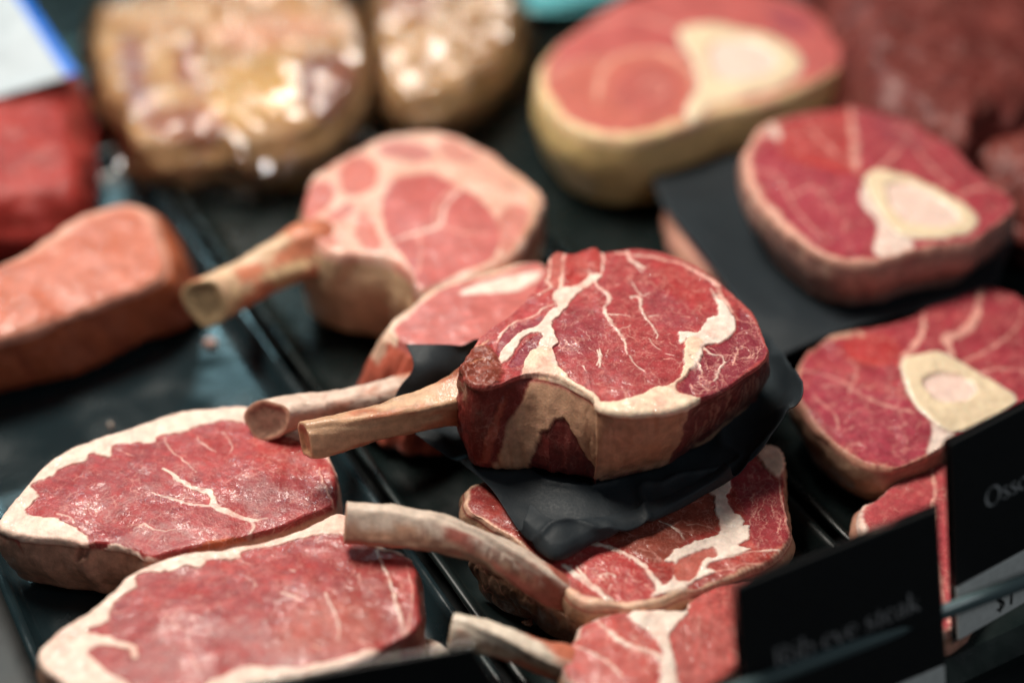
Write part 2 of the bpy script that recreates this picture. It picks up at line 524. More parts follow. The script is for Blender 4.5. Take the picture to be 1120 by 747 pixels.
    def rimband(self, pts, col, amt=1.0, soft=.7, fat=1.0, rel=0.0, part=None):
        """a rim of varying width: (x, y, width px) stations along the outline"""
        arr = np.array(pts, float)
        uvp = self.pl.uv(arr[:, :2])
        idx = np.array([np.argmin(((self.uvo - p) ** 2).sum(1)) for p in uvp]) / self.N * self.per
        o = np.argsort(idx); xs = idx[o]; ws = arr[o, 2] * self.pl.mpp
        wd = np.interp(self.s, np.r_[xs[-1] - self.per, xs, xs[0] + self.per], np.r_[ws[-1], ws, ws[0]])
        wd = wd * (1 + .25 * fbm(self.p3, .008, 2, self.seed + 91))
        m = np.where(self.topm, 1 - sstep(wd - soft / 1000, wd + soft / 1000, self.rim), 0)
        m = np.where(wd < .0002, 0, m)
        self._mix(m * amt, col, fat, rel, part)
        return self

    def sidebase(self, c1=TAN, c2=TAND, c3=MEAT_D, red=0.0, streak=.004, fat=.7, part=None, amt=.9, rel=.0006):
        q = np.c_[self.s, self.h * .25, np.full(self.n, .3)]
        n = fbm(q, streak, 3, self.seed + 101); g = fbm(self.p3, .012, 3, self.seed + 102)
        col = np.outer(np.ones(self.n), c1) + np.clip(-n - g * .5, 0, 1)[:, None] * (c2 - c1) * amt
        r = sstep(.15, .35, fbm(np.c_[self.s, self.h * .5, np.full(self.n, .7)], .016, 3, self.seed + 103) + red - .5)
        col = col * (1 - r)[:, None] + np.outer(r, c3)
        m = self.side & ~(self.topm)
        mm = np.where(self.side, sstep(0, .0025, self.h - .0025), 0)
        self.col = self.col * (1 - mm)[:, None] + col * mm[:, None]
        self.fat = self.fat * (1 - mm) + fat * (1 - r) * mm
        self.relief += rel * n * mm
        if part is not None:
            self.partw[part] = np.maximum(self.partw.get(part, np.zeros(self.n)), mm)
        return self

    def sidereg(self, pts, col, amt=1.0, soft=1.2, fat=.3, rel=0.0, sub=4, cvar=.15):
        """region of the side: (x, y, depth 0..1) with x, y the photo point on the outline above it"""
        uvp = self.pl.uv([p[:2] for p in pts])
        sc = np.array([np.argmin(((self.uvo - p) ** 2).sum(1)) for p in uvp]) / self.N * self.per
        poly = catmull(np.c_[sc, np.array([p[2] for p in pts]) * self.th], sub, True)
        I = np.where(self.side)[0]
        P = np.c_[self.s[I] + noise(self.p3[I], .005, self.seed + 7) * .0014 + noise(self.p3[I], .0018, self.seed + 17) * .0006, self.h[I] + noise(self.p3[I], .005, self.seed + 8) * .0014 + noise(self.p3[I], .0018, self.seed + 18) * .0006]
        m = np.zeros(self.n); m[I] = sstep(-soft / 2000, soft / 2000, poly_sd(P, poly))
        self._mix(m * amt, col, fat, rel, None, cvar)
        return self

    def build(self, parent, mat, names=('meat',), subparent=None):
        """names: {part key: (object name, parent part key)}; key 0 is everything else"""
        pos = self.pl.xyz(self.uv, self.w)
        n0 = vert_normals(pos, self.quads, self.tris)
        self.relief += self.fat * (fbm(self.p3, .005, 3, self.seed + 61) * .0005) * (~self.side)
        pos = pos + n0 * (self.relief + self.frel)[:, None]
        nn = vert_normals(pos, self.quads, self.tris)
        low = pos[:, 2].min()
        lab = np.zeros(self.n, int); keys = list(self.partw)
        for i, k in enumerate(keys): lab[self.partw[k] > .5] = i + 1
        allf = [self.quads, self.tris]
        objs = {}
        order = ['meat'] + keys
        for i, k in enumerate(order):
            fs = []
            for f in allf:
                vote = np.median(lab[f], axis=1) if f.shape[1] == 3 else np.sort(lab[f], axis=1)[:, 1]
                fs.append(f[vote == i])
            used = np.unique(np.concatenate([x.ravel() for x in fs]))
            if len(used) < 12: continue
            mp = np.full(self.n, -1); mp[used] = np.arange(len(used))
            faces = [list(x) for x in mp[fs[0]]] + [list(x) for x in mp[fs[1]]]
            spec = names.get(k, (k, None)) if isinstance(names, dict) else (k, None)
            par = parent if spec[1] is None else objs.get(spec[1], parent)
            objs[k] = mesh_obj(spec[0], pos[used], faces, spec[2] if len(spec) > 2 else mat, par, True,
                               {'albedo': self.col[used], 'fat': self.fat[used]}, nn[used])
        return objs


# ------------------------------------------------------------------ bones
def rib(parent, pts, seed=1, n=48, sub=10, flat=1.0, root_from=.75, tipcol=(.60, .38, .25), redcol=(.42, .10, .06), rootcol=(.20, .05, .03),
        red=.35, marrow=(.22, .11, .07), cut=(0, 0), name='rib_bone', square=.0, lumps=.0, streak=.32, topcol=None, roll=.35):
    """pts: (x, y, z, half height in px) photo points of the centre line at real heights, tip first"""
    C3 = np.array([at(p[0], p[1], p[2]) for p in pts]); rr = np.array([p[3] * np.dot(c - EYE, FWD) / F for p, c in zip(pts, C3)])
    q = catmull(np.c_[C3, rr], sub, False)
    ctr, rad = q[:, :3], q[:, 3]
    tan = np.gradient(ctr, axis=0); tan /= np.linalg.norm(tan, axis=1, keepdims=True)
    L = np.r_[0, np.cumsum(np.linalg.norm(np.diff(ctr, axis=0), axis=1))]; Lt = L[-1]
    th = np.linspace(0, 2 * pi, n, endpoint=False)
    V, CC, FT, = [], [], []
    cutdir = None

    def ring(i, scale=1.0, push=0.0):
        t = tan[i]; sd = np.cross(t, [0, 0, 1]); sd /= np.linalg.norm(sd); up = np.cross(sd, t)
        e = 1.0 - square
        fi = L[i] / Lt; tw = roll + .5 * math.sin(fi * 3.1 + seed)
        cx = np.sign(np.cos(th)) * np.abs(np.cos(th)) ** e; cy = np.sign(np.sin(th)) * np.abs(np.sin(th)) ** e
        rip = 1 + .05 * np.sin(3 * th + seed + fi * 4) + .035 * np.sin(5 * th - seed * 2 + fi * 7)
        fx = flat * (1 + .12 * math.sin(fi * 5 + seed * 1.7))
        rx, ry = cx * fx * rip, cy * rip
        cx, cy = (rx * math.cos(tw) - ry * math.sin(tw)) / flat, rx * math.sin(tw) + ry * math.cos(tw)
        off = (cx[:, None] * sd * rad[i] * flat + cy[:, None] * up * rad[i]) * scale
        p = ctr[i] + off
        fall = max(0.0, 1 - L[i] / (3.0 * rad[0]))
        p = p + ((off @ sd)[:, None] * t * cut[0] + (off @ up)[:, None] * t * cut[1]) * fall
        return p + t * push, cy
    cap_rings = [(0.0, .0012), (.25, .0010), (.45, .0012), (.62, .001), (.72, .0004), (.80, 0), (.9, -.0004), (.97, -.0001)]
    for sc, push in cap_rings[1:]:
        p, cy = ring(0, sc, push); V.append(p)
        m = sstep(.74, .90, np.full(n, sc) + .10 * noise(p, .003, seed))
        pore = .65 + .6 * (noise(p, .0011, seed + 2) * .5 + .5)
        CC.append((1 - m)[:, None] * np.outer(pore, marrow) + m[:, None] * np.array(tipcol) * 1.1); FT.append(m * .5)
    ncap = len(V)
    for i in range(len(ctr)):
        p, cy = ring(i)
        f = L[i] / Lt
        off = (p - ctr[i]); un = off / np.linalg.norm(off, axis=1, keepdims=True)
        dis = fbm(p, .016, 3, seed + 4) * .0012 + noise(np.c_[np.full(n, L[i] * .3), th * .01, th * 0], .003, seed + 35) * .0002 + noise(p, .003, seed + 5) * .0003 + rad[i] * .05 * math.sin(L[i] / .023 + seed)
        if lumps: dis = dis + sstep(root_from - .1, root_from + .1, f) * fbm(p, .009, 3, seed + 6) * lumps
        p = p + un * dis[:, None]
        V.append(p)
        sl = np.c_[np.full(n, L[i] * .10), th / (2 * pi) * .06 + 0 * th, np.full(n, seed * .1)]
        st = fbm(sl, .0022, 3, seed + 7)
        col = np.outer(1 + streak * st, np.array(tipcol))
        if topcol is not None:
            mt = sstep(.28, .5, cy + .35 * fbm(p, .01, 3, seed + 15)); col = col * (1 - mt)[:, None] + np.outer(mt, topcol)
            pz = sstep(-.1, .2, cy) * sstep(.95, .6, cy) * sstep(.08, .4, f) * sstep(.12, .45, noise(np.c_[p[:, :2] * .6, p[:, 2]], .0016, seed + 19))
            col = col * (1 - pz * .75)[:, None] + np.outer(pz * .75, (.20, .07, .05))
        rm = sstep(.0, .35, fbm(np.c_[np.full(n, L[i] * .38), th / (2 * pi) * .06, np.full(n, seed * .3)], .010, 4, seed + 8) + (red - .5) + f * .9 - .25)
        col = col * (1 - rm)[:, None] + np.outer(rm, redcol)
        rt = sstep(root_from - .08, root_from + .12, f + .1 * fbm(p, .006, 2, seed + 9))
        col = col * (1 - rt)[:, None] + np.outer(rt * (1 + .5 * fbm(p, .003, 2, seed + 10)), rootcol) * 1.0
        CC.append(np.clip(col, .01, 1)); FT.append(1 - np.maximum(rm, rt))
    V = np.array(V); R = len(V)
    verts = V.reshape(-1, 3); cols = np.array(CC).reshape(-1, 3); ft = np.array(FT).ravel()
    idx = np.arange(R * n).reshape(R, n); nx = np.roll(idx, -1, 1)
    qd = np.stack([idx[:-1], nx[:-1], nx[1:], idx[1:]], -1)
    body = qd[ncap - 1:].reshape(-1, 4).tolist() + [idx[-1].tolist()]
    capf = qd[:ncap - 1].reshape(-1, 4).tolist() + [idx[0][::-1].tolist()]
    # check winding
    i0 = qd[ncap + 2, 0]; a, b, c = verts[i0[0]], verts[i0[1]], verts[i0[2]]
    if np.cross(b - a, c - a) @ (a - ctr[2]) < 0:
        body = [f[::-1] for f in body]; capf = [f[::-1] for f in capf]
    o = mesh_obj(name, verts[(ncap - 1) * n:], [[k - (ncap - 1) * n for k in f] for f in body], M_BONE, parent, True,
                 {'albedo': cols[(ncap - 1) * n:], 'fat': ft[(ncap - 1) * n:]})
    mesh_obj('marrow_end', verts[:ncap * n], capf, M_BONE, o, True, {'albedo': cols[:ncap * n], 'fat': ft[:ncap * n]})
    return o


def base_of(outline, z, zb):
    o = np.asarray([p[:2] for p in outline], float).mean(0)
    p = at(o[0], o[1], z); return (float(p[0]), float(p[1]), zb)


# ================================================================== the setting
m_counter = plastic('counter_black', (.012, .015, .016), .45, .4, .1, 30, .15)
m_tray = plastic('tray_black', (.007, .012, .012), .30, .4, .08, 40, .1)
m_tray2 = plastic('tray_black_worn', (.011, .021, .025), .20, .5, .13, 30, .12)
m_paper = plastic('black_paper', (.016, .022, .027), .6, .3, .1, 700, .06)
m_card = plastic('black_card', (.010, .011, .012), .55, .3, .05, 300, .05)
m_white = plastic('white_card', (.74, .78, .75), .5, .4, .03, 300, .05)
m_ink = plastic('grey_ink', (.42, .44, .44), .5, .3)
m_black = plastic('black_ink', (.01, .01, .01), .5, .3)
m_blue = plastic('blue_print', (.0, .16, .72), .4, .4)
m_sleeve = clear_film('clear_sleeve', (.86, .93, .93), .10, .08, 8)
m_film = clear_film('plastic_film', (.97, .98, 1.0), .10, .07, 34)


def sheet_grid(x0, x1, y0, y1, z, name):
    return mesh_obj(name, [(x0, y0, z), (x1, y0, z), (x1, y1, z), (x0, y1, z)], [(0, 1, 2, 3)], m_counter, None, False)


tag(sheet_grid(-4, 4, -3, 6, -.004, 'counter'), kind='structure')


def rrect(hs, hq, r, k=7):
    out = []
    for cx, cy, a0 in ((hs - r, hq - r, 0), (-hs + r, hq - r, 90), (-hs + r, -hq + r, 180), (hs - r, -hq + r, 270)):
        for i in range(k):
            a = radians(a0 + 90 * i / (k - 1)); out.append((cx + r * math.cos(a), cy + r * math.sin(a)))
    return np.array(out)


def tray(s0, s1, q0, q1, hgt, label, mat, wall=.004, flare=.006, ang=0.0, z0=0.0):
    cs, cq, hs, hq = (s0 + s1) / 2, (q0 + q1) / 2, (s1 - s0) / 2, (q1 - q0) / 2
    ca, sa = math.cos(ang), math.sin(ang)
    prof = [(-flare - .004, 0.0), (-.002, hgt - .002), (0, hgt - .0005), (0, hgt + .0012), (-.0015, hgt + .002), (-wall, hgt + .0014),
            (-wall - .0016, hgt - .001), (-wall - flare * .8, .006), (-wall - flare - .003, .0032), (-wall - flare - .008, .0026)]
    V = []
    for ins, z in prof:
        r = rrect(hs + ins, hq + ins, max(.012 + ins * .4, .004))
        for a, b in r:
            a, b = a * ca - b * sa, a * sa + b * ca
            p = (cs + a) * D2 + (cq + b) * D1; V.append((p[0], p[1], z + z0))
    n = 28; R = len(prof); F_ = []
    for i in range(R - 1):
        for j in range(n):
            k = (j + 1) % n
            F_.append((i * n + j, (i + 1) * n + j, (i + 1) * n + k, i * n + k))
    F_.append(tuple((R - 1) * n + j for j in range(n))[::-1]); F_.append(tuple(range(n)))
    o = mesh_obj('meat_tray', V, F_, mat, None, True)
    me = o.data
    bm_fix(me)
    return tag(o, label, 'tray', 'black trays in the meat case')


def bm_fix(me):
    import bmesh
    b = bmesh.new(); b.from_mesh(me); bmesh.ops.recalc_face_normals(b, faces=b.faces); b.to_mesh(me); b.free()


tray(-.298, -.106, -.36, .236, .016, 'black plastic tray holding the two boneless steaks and the pale loin on the left', m_tray2)
tray(-.100, .086, -.36, .236, .016, 'black plastic tray under the bone-in steaks in the middle', m_tray)
tray(.092, .46, -.36, .236, .016, 'black plastic tray under the round shank slices on the right', m_tray)
tray(-.42, .02, -.78, -.385, .020, 'black plastic tray at the back under the film-wrapped cuts', m_tray)
tray(.03, .62, -.78, -.385, .020, 'black plastic tray at the back right under the dark roasts', m_tray)


def sheet(name, net, mat, label, cat, sub=9, th=.0005, parent=None, wr=.0012, seed=3, group=None):
    rows = [[at(*p) for p in r] for r in net]
    rows = [catmull(r, sub, False) for r in rows]
    g = np.array(rows)
    g = np.stack([catmull(g[:, j], sub, False) for j in range(g.shape[1])], 1)
    R, Cc = g.shape[:2]
    v = g.reshape(-1, 3)
    cr = (1 - np.abs(fbm(v, .045, 3, seed + 2)) * 2.2).clip(0, 1) ** 5
    v = v + np.c_[np.zeros((len(v), 2)), fbm(v, .03, 3, seed) * wr + cr * wr * .9]
    idx = np.arange(R * Cc).reshape(R, Cc)
    f = np.stack([idx[:-1, :-1], idx[1:, :-1], idx[1:, 1:], idx[:-1, 1:]], -1).reshape(-1, 4)
    o = mesh_obj(name, v, f.tolist(), mat, parent)
    s = o.modifiers.new('thick', 'SOLIDIFY'); s.thickness = th; s.offset = 0
    if label: tag(o, label, cat, group)
    return o


# ================================================================== bone-in rib steak in front, the one in focus
hero = [(503, 402), (510, 386), (528, 364), (547, 352), (566, 337), (578, 324), (588, 311), (596, 295), (603, 279), (613, 275), (630, 277),
        (650, 271), (659, 276), (675, 274), (704, 273), (727, 277), (754, 287), (780, 302), (800, 318), (817, 336), (831, 358), (840, 381),
        (836, 395), (823, 404), (806, 416), (787, 428), (768, 435), (757, 441), (735, 448), (701, 453), (668, 450), (653, 446), (650, 437),
        (630, 424), (608, 413), (581, 409), (562, 414), (545, 421), (525, 424), (508, 418)]
r0 = empty('rib_steak', base_of(hero, .105, .052), 'thick bone-in rib steak with marbled top, standing in focus on folded black paper', 'steak')
s = Slab(hero, .105, .053, N=720, M=190, K=64, er=.0018, er2=.009, bulge=.003, flare=.0, dome=.002, rel=.0012, seed=11, sub=6, wob=.0012, center=(628, 360),
         skirt=[(503, 402, 0), (525, 424, 4), (545, 421, 8), (562, 414, 16), (581, 409, 22), (600, 411, 28), (620, 419, 22), (650, 437, 9), (668, 450, -4), (701, 453, -12), (757, 441, -20), (800, 420, -25), (836, 395, -30), (840, 381, -20), (800, 318, 0), (704, 273, 0), (596, 295, 0)])
s.base(MEAT, MEAT_D * 1.15, MEAT_L, fib=55, amt=.55, fibamt=.22)
A = lambda p: cv(490, 260, .1875, p)
B = lambda p: cv(660, 260, .1875, p)
D = lambda p: cv(680, 380, .1875, p)
Cc_ = lambda p: cv(490, 390, .1875, p)
# the muscles
eye = A([(890, 230), (1000, 90), (1200, 110)]) + B([(400, 150), (520, 205), (620, 290), (650, 380), (665, 450), (560, 560), (450, 580), (455, 660)]) + D([(350, 110), (250, 240), (0, 320)]) + A([(900, 850), (640, 740), (600, 640), (620, 500), (740, 360)])
s.region(eye, MEAT * [.92, 1.0, 1.1], .5, 3)
s.region(A([(620, 500), (760, 420), (900, 480), (900, 620), (800, 700), (640, 680)]), PURP * .8, .45, 6, rel=-.0006)
s.region(B([(300, 150), (480, 190), (600, 300), (600, 420), (480, 480), (380, 380)]), BRIGHT * .9, .35, 10)
s.region(B([(250, 330), (420, 350), (560, 470), (470, 550), (300, 500)]), PURP, .4, 8)
s.region(A([(700, 90), (860, 60), (890, 180), (830, 240), (700, 300), (680, 200)]), BRIGHT * [.8, .9, .9], .65, 3, rel=.0006)
s.region(A([(590, 120), (660, 100), (660, 290), (560, 280)]), np.array([.5, .13, .10]), .7, 2, rel=.0008)
s.region(A([(330, 540), (480, 480), (560, 470), (520, 520), (400, 570), (320, 660), (280, 690)]), PURP * .9, .8, 1.5, rel=-.0004)
s.region(A([(460, 400), (600, 360), (620, 400), (540, 470), (420, 480)]), np.array([.42, .045, .05]), .8, 1.5)
s.region(A([(430, 640), (540, 570), (520, 640), (480, 700), (420, 747), (350, 747)]), PURP * .85, .9, 1.2, rel=-.0004)
s.region(A([(110, 680), (170, 620), (260, 660), (310, 740), (290, 860), (120, 860), (60, 760)]), np.array([.20, .045, .025]), .9, 4, rel=.0015, ragged=2)
s.seam(A([(150, 640, 20), (200, 620, 26), (240, 600, 10)]), col=np.array([.62, .30, .18]), amt=.7); s.seam(A([(120, 740, 14), (180, 710, 24), (250, 730, 12)]), col=np.array([.48, .18, .09]), amt=.7)
s.relief += sstep(.012, .004, np.linalg.norm(s.uv - s.pl.uv([(525, 402)])[0], axis=1) - .006) * fbm(s.p3, .007, 3, 5) * .003
# fine marbling first
mar = [(640, 300), (700, 290), (770, 310), (790, 345), (740, 370), (735, 405), (700, 425), (650, 430), (612, 400), (612, 350), (630, 320)]
s.veins(mar, 60, 15, 1.5, 60, 120, FATP, .6, seed=1, branch=.55)
s.veins(mar, 90, 6, 1.0, None, 90, FATP, .5, seed=2)
s.veins([(655, 280), (750, 290), (775, 325), (700, 340)], 26, 8, 1.0, 45, 90, FATP, .45, seed=3)
# big fat trunk and the seams that leave it
s.region(A([(830, 228), (895, 238), (850, 285), (770, 325), (720, 385), (690, 430), (622, 490), (606, 545), (636, 620), (612, 660), (640, 740), (620, 800), (480, 790), (500, 720),
            (485, 690), (525, 640), (548, 592), (525, 568), (450, 585), (405, 640), (340, 715), (290, 705), (360, 615), (430, 560), (540, 508), (588, 455), (635, 425), (605, 365), (620, 325), (660, 308), (745, 288), (800, 258)]),
         FAT, 1, .7, 1, rel=.0008, ragged=.9)
s.seam(A([(880, 55, 16), (905, 130, 22), (898, 215, 20), (850, 246, 26)]), col=FAT)
s.seam(A([(680, 95, 18), (668, 220, 30), (650, 320, 44)]), col=FATP * .6 + FAT * .4)
s.seam(A([(600, 100, 20), (590, 220, 26), (575, 265, 30), (595, 300, 28), (520, 345, 16)]), col=FATP * .5 + FAT * .4)
s.seam(A([(640, 395, 16), (560, 425, 18), (500, 465, 20), (400, 490, 22), (320, 550, 26), (285, 605, 26)]), col=FATP * .5 + FAT * .5)
s.seam(A([(810, 190, 12), (830, 250, 16)]), col=FAT)
s.seam(A([(840, 250, 26), (880, 310, 20), (930, 350, 34), (936, 400, 34), (908, 430, 24), (932, 490, 36), (980, 560, 28), (1030, 625, 26), (1040, 700, 8)]), col=FAT)
s.seam(A([(940, 470, 12), (1000, 470, 12), (1060, 476, 5)]), col=FAT)
s.seam(A([(885, 660, 10), (885, 715, 24), (865, 760, 14)]), col=FAT)
s.seam(Cc_([(790, 70, 18), (800, 95, 6)]), col=FAT); s.seam(Cc_([(870, -20, 14), (885, 60, 18), (880, 80, 5)]), col=FAT)
s.seam(B([(150, 250, 6), (190, 320, 14), (220, 350, 20)]), col=FAT)
s.seam(B([(165, 360, 34), (215, 368, 46), (222, 420, 22), (240, 470, 20), (280, 515, 18), (305, 570, 14), (312, 605, 6)]), col=FAT)
s.seam(B([(230, 355, 16), (270, 340, 6)]), col=FAT); s.seam(B([(262, 470, 8), (320, 462, 6)]), col=FAT)
s.seam(B([(140, 90, 30), (175, 160, 38), (240, 190, 18)]), col=FAT); s.seam(B([(190, 180, 14), (236, 210, 6)]), col=FAT)
s.seam(B([(100, 560, 6), (150, 530, 7)]), col=FAT, amt=.7); s.seam(B([(262, 600, 7), (300, 650, 9), (335, 668, 6)]), col=FAT, amt=.8)
s.seam(B([(355, 690, 9), (410, 702, 7)]), col=FAT, amt=.8); s.seam(D([(40, 70, 14), (80, 120, 10), (130, 158, 8)]), col=FAT, amt=.9)
# rim of pink fat round the far side
s.seam(B([(70, 95, 30), (240, 122, 36), (400, 142, 36), (520, 195, 40), (640, 265, 44), (690, 345, 52), (735, 440, 60)]), col=FATP * .75 + FAT * .25, amt=.85)
s.seam(B([(620, 300, 20), (670, 380, 46), (690, 450, 60)]), col=FAT, amt=.9)
# white fat on the right and the lip along the front
s.region(B([(430, 572), (480, 566), (552, 572), (610, 492), (672, 458), (660, 380), (700, 385), (735, 440), (770, 500), (755, 560), (710, 610), (600, 640), (575, 700), (545, 780), (470, 760), (480, 690), (490, 600), (450, 640)]),
         FATW, 1, .6, 1, rel=.0009, ragged=1.0)
s.region(D([(375, -30), (362, 110), (340, 180), (268, 232), (195, 244), (120, 290), (0, 322), (-130, 330), (-160, 380), (0, 420), (180, 400), (335, 380), (440, 350), (470, 298), (340, 277), (308, 240), (360, 190), (400, 140), (430, 60), (470, -20)]),
         FATW * [1, .96, .82], 1, .6, 1, rel=.0010, ragged=.8)
s.region(Cc_([(470, -20), (600, -40), (600, 30), (640, 60), (740, 150), (860, 225), (900, 290), (870, 330), (740, 230), (640, 160), (520, 120), (430, 120)]), FAT * [1, .97, .86], 1, .6, 1, rel=.0006, ragged=.6)
s.seam(Cc_([(430, 125, 26), (540, 110, 20), (640, 150, 20), (760, 215, 22), (850, 260, 24)]), col=FATY, amt=.7)
# dark marbled cap on the right
cap = D([(470, 285), (345, 265), (330, 240), (430, 110), (520, 0)]) + B([(620, 650), (730, 600), (790, 520), (790, 420), (860, 470), (930, 580), (960, 660)]) + D([(860, 30), (740, 130), (620, 220), (540, 280)])
s.region(cap, PURP * [.85, .7, .75], .9, 2.0, 0, rel=-.0004)
capi = [(765, 430), (750, 425), (770, 400), (800, 375), (825, 380), (832, 392), (800, 412)]
s.veins(capi, 60, 13, 1.7, 20, 130, FATP, .85, seed=4, branch=.6)
s.veins([(772, 432), (838, 388), (836, 345), (822, 345), (800, 385), (770, 415)], 40, 9, 1.3, 60, 60, np.array([.5, .12, .12]), .8, seed=5)
s.seam(B([(590, 660, 26), (640, 690, 22), (690, 690, 14), (710, 740, 14)]) + D([(610, 90, 14), (570, 140, 14), (540, 200, 10)]), col=FAT)
s.seam(B([(775, 640, 12), (775, 720, 12)]) + D([(655, 110, 9)]), col=FATP); s.seam(D([(400, 70, 22), (450, 110, 18), (470, 150, 6)]), col=FAT)
s.rimband([(727, 277, 3), (780, 302, 5), (817, 336, 6), (836, 375, 4), (806, 416, 1), (730, 448, 0), (600, 411, 0), (545, 421, 2), (505, 405, 2), (600, 285, 1), (675, 274, 2)], np.array([.46, .10, .09]), .8, .8, .2)
# the side
s.sidebase(TAN * 1.02, TAND * .9, np.array([.12, .016, .014]), red=-.2, streak=.006)
s.sidereg([(650, 446, .0), (690, 452, 0), (742, 447, 0), (745, 446, .25), (720, 450, .8), (700, 453, 1.1), (655, 448, 1.1), (652, 446, .5)], TAN * [.92, .85, .8], .9, 2, .7)
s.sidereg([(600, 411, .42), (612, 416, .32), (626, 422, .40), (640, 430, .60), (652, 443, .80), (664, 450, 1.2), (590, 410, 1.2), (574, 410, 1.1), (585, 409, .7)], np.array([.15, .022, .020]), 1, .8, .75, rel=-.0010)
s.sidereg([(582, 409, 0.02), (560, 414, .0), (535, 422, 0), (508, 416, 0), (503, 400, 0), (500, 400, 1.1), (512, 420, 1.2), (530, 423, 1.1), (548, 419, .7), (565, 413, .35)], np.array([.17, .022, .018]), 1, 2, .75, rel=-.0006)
s.sidereg([(556, 417, .15), (548, 420, .5), (532, 423, .85), (524, 424, .85), (538, 422, .45)], np.array([.36, .08, .05]), .8, 2.5, .75, rel=.001)
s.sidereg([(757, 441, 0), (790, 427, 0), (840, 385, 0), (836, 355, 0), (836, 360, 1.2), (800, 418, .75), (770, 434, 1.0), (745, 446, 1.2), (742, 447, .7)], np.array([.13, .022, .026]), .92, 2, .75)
for k in range(16):
    x = 762 + k * 4.8; y = 440 - (k * 3.2 if k < 14 else k * 3.4)
    hh = .05 + .5 * rng.random()
    s.sidereg([(x, y, hh), (x + 2.2, y - 1.5, hh + .05), (x + 1 - 1.5, y, hh + .45), (x - 2, y + 1.5, hh + .4)], np.array([.40, .22, .16]), .55, 1.2, .5)
s.sidereg([(665, 450, .82), (700, 453, .95), (720, 450, 1.1), (690, 452, 1.2)], np.array([.12, .02, .02]), .7, 2, .75)
s.sidereg([(640, 430, .15), (648, 438, .75), (652, 444, .5), (644, 435, .62)], TAN * [.75, .72, .72], .6, 2.5, .6, rel=-.0009)
s.build(r0, M_BEEF)
rib(r0, [(334, 482, .075, 20), (370, 473, .076, 20), (420, 460, .077, 19), (465, 447, .078, 21), (500, 437, .079, 26), (528, 428, .080, 33), (556, 420, .076, 30), (580, 408, .074, 16)], seed=3,
    flat=.85, square=.42, root_from=.66, red=.36, tipcol=(.60, .36, .22), redcol=(.50, .17, .09), rootcol=(.21, .05, .028), marrow=(.50, .26, .14), cut=(.25, .15), lumps=.006)
sheet('paper_sheet', [
    [(444, 377, .084), (488, 374, .086), (530, 372, .078), (640, 330, .0515), (740, 310, .051), (790, 325, .052)],
    [(452, 402, .080), (495, 402, .076), (585, 398, .053), (700, 375, .0505), (800, 372, .0505), (838, 372, .060)],
    [(432, 437, .068), (492, 452, .057), (600, 445, .0500), (720, 430, .0495), (838, 425, .060), (878, 421, .086)],
    [(454, 479, .054), (530, 506, .0505), (630, 515, .0495), (720, 495, .0495), (812, 462, .056), (858, 458, .073)],
    [(530, 527, .050), (584, 558, .0485), (640, 560, .049), (720, 540, .0495), (800, 505, .054), (836, 490, .066)],
    [(566, 576, .0500), (602, 609, .0500), (648, 594, .049), (708, 574, .049), (780, 536, .050), (806, 520, .058)],
    [(574, 566, .056), (607, 593, .058), (648, 582, .054), (704, 566, .052), (770, 534, .054), (798, 515, .061)],
    [(580, 550, .055), (608, 570, .058), (646, 568, .054), (700, 556, .051), (764, 528, .053), (792, 510, .060)]], m_paper,
    'crumpled black paper sheet folded under the thick rib steak in focus', 'paper', wr=.0032, sub=24)

# ================================================================== pale bone-in chop behind it
ch = cv(260, 250, .3482, [(462, 308), (500, 268), (545, 237), (600, 195), (680, 160), (760, 135), (830, 118), (900, 103), (955, 105), (985, 160), (960, 250), (900, 325), (800, 370), (680, 388), (590, 385), (525, 362), (478, 335)])
r1 = empty('rib_chop', base_of(ch, .07, .008), 'pale pink chop with a white fat edge, mostly hidden behind the thick rib steak', 'chop')
s = Slab(ch, .070, .062, N=320, M=90, K=36, er=.004, dome=.002, flare=.012, lean=(-.010, -.004), seed=21)
s.base(PINK * [.95, .85, .85], np.array([.42, .09, .075]), PINK * 1.1, fib=10, amt=.5)
K1 = lambda p: cv(260, 250, .3482, p)
s.region(K1([(700, 215), (740, 185), (800, 165), (880, 145), (960, 140), (900, 190), (850, 205), (760, 212)]), FATW, 1, 2.5, 1)
s.rimband(unscaled(K1, [(470, 300, 12), (545, 237, 10), (680, 160, 12), (830, 118, 14), (980, 110, 4), (1000, 260, 0), (640, 420, 0), (440, 460, 0), (330, 470, 0), (420, 385, 4)]), FAT * [1, .95, .85], 1, .8)
s.sidebase(np.array([.50, .12, .075]), np.array([.34, .06, .04]), np.array([.62, .36, .26]), red=.02, streak=.006, fat=.1, rel=.002)
s.sidereg(K1([(462, 308, 0), (455, 320, 0), (478, 335, .4), (478, 335, 1.1), (462, 300, 1.1), (500, 268, 1.1), (500, 268, 0)]), np.array([.66, .44, .32]), .9, 3, .8)
s.build(r1, M_SOFT)
rib(r1, [(292, 459, .058, 23), (330, 450, .058, 19), (370, 444, .057, 18), (410, 438, .055, 18), (445, 430, .052, 20), (475, 422, .045, 20)], seed=5, flat=.9, root_from=.95, red=.22,
    tipcol=(.62, .36, .25), topcol=np.array([.74, .55, .45]), redcol=(.55, .24, .16), rootcol=(.5, .16, .1), marrow=(.30, .17, .12), cut=(.8, .55))

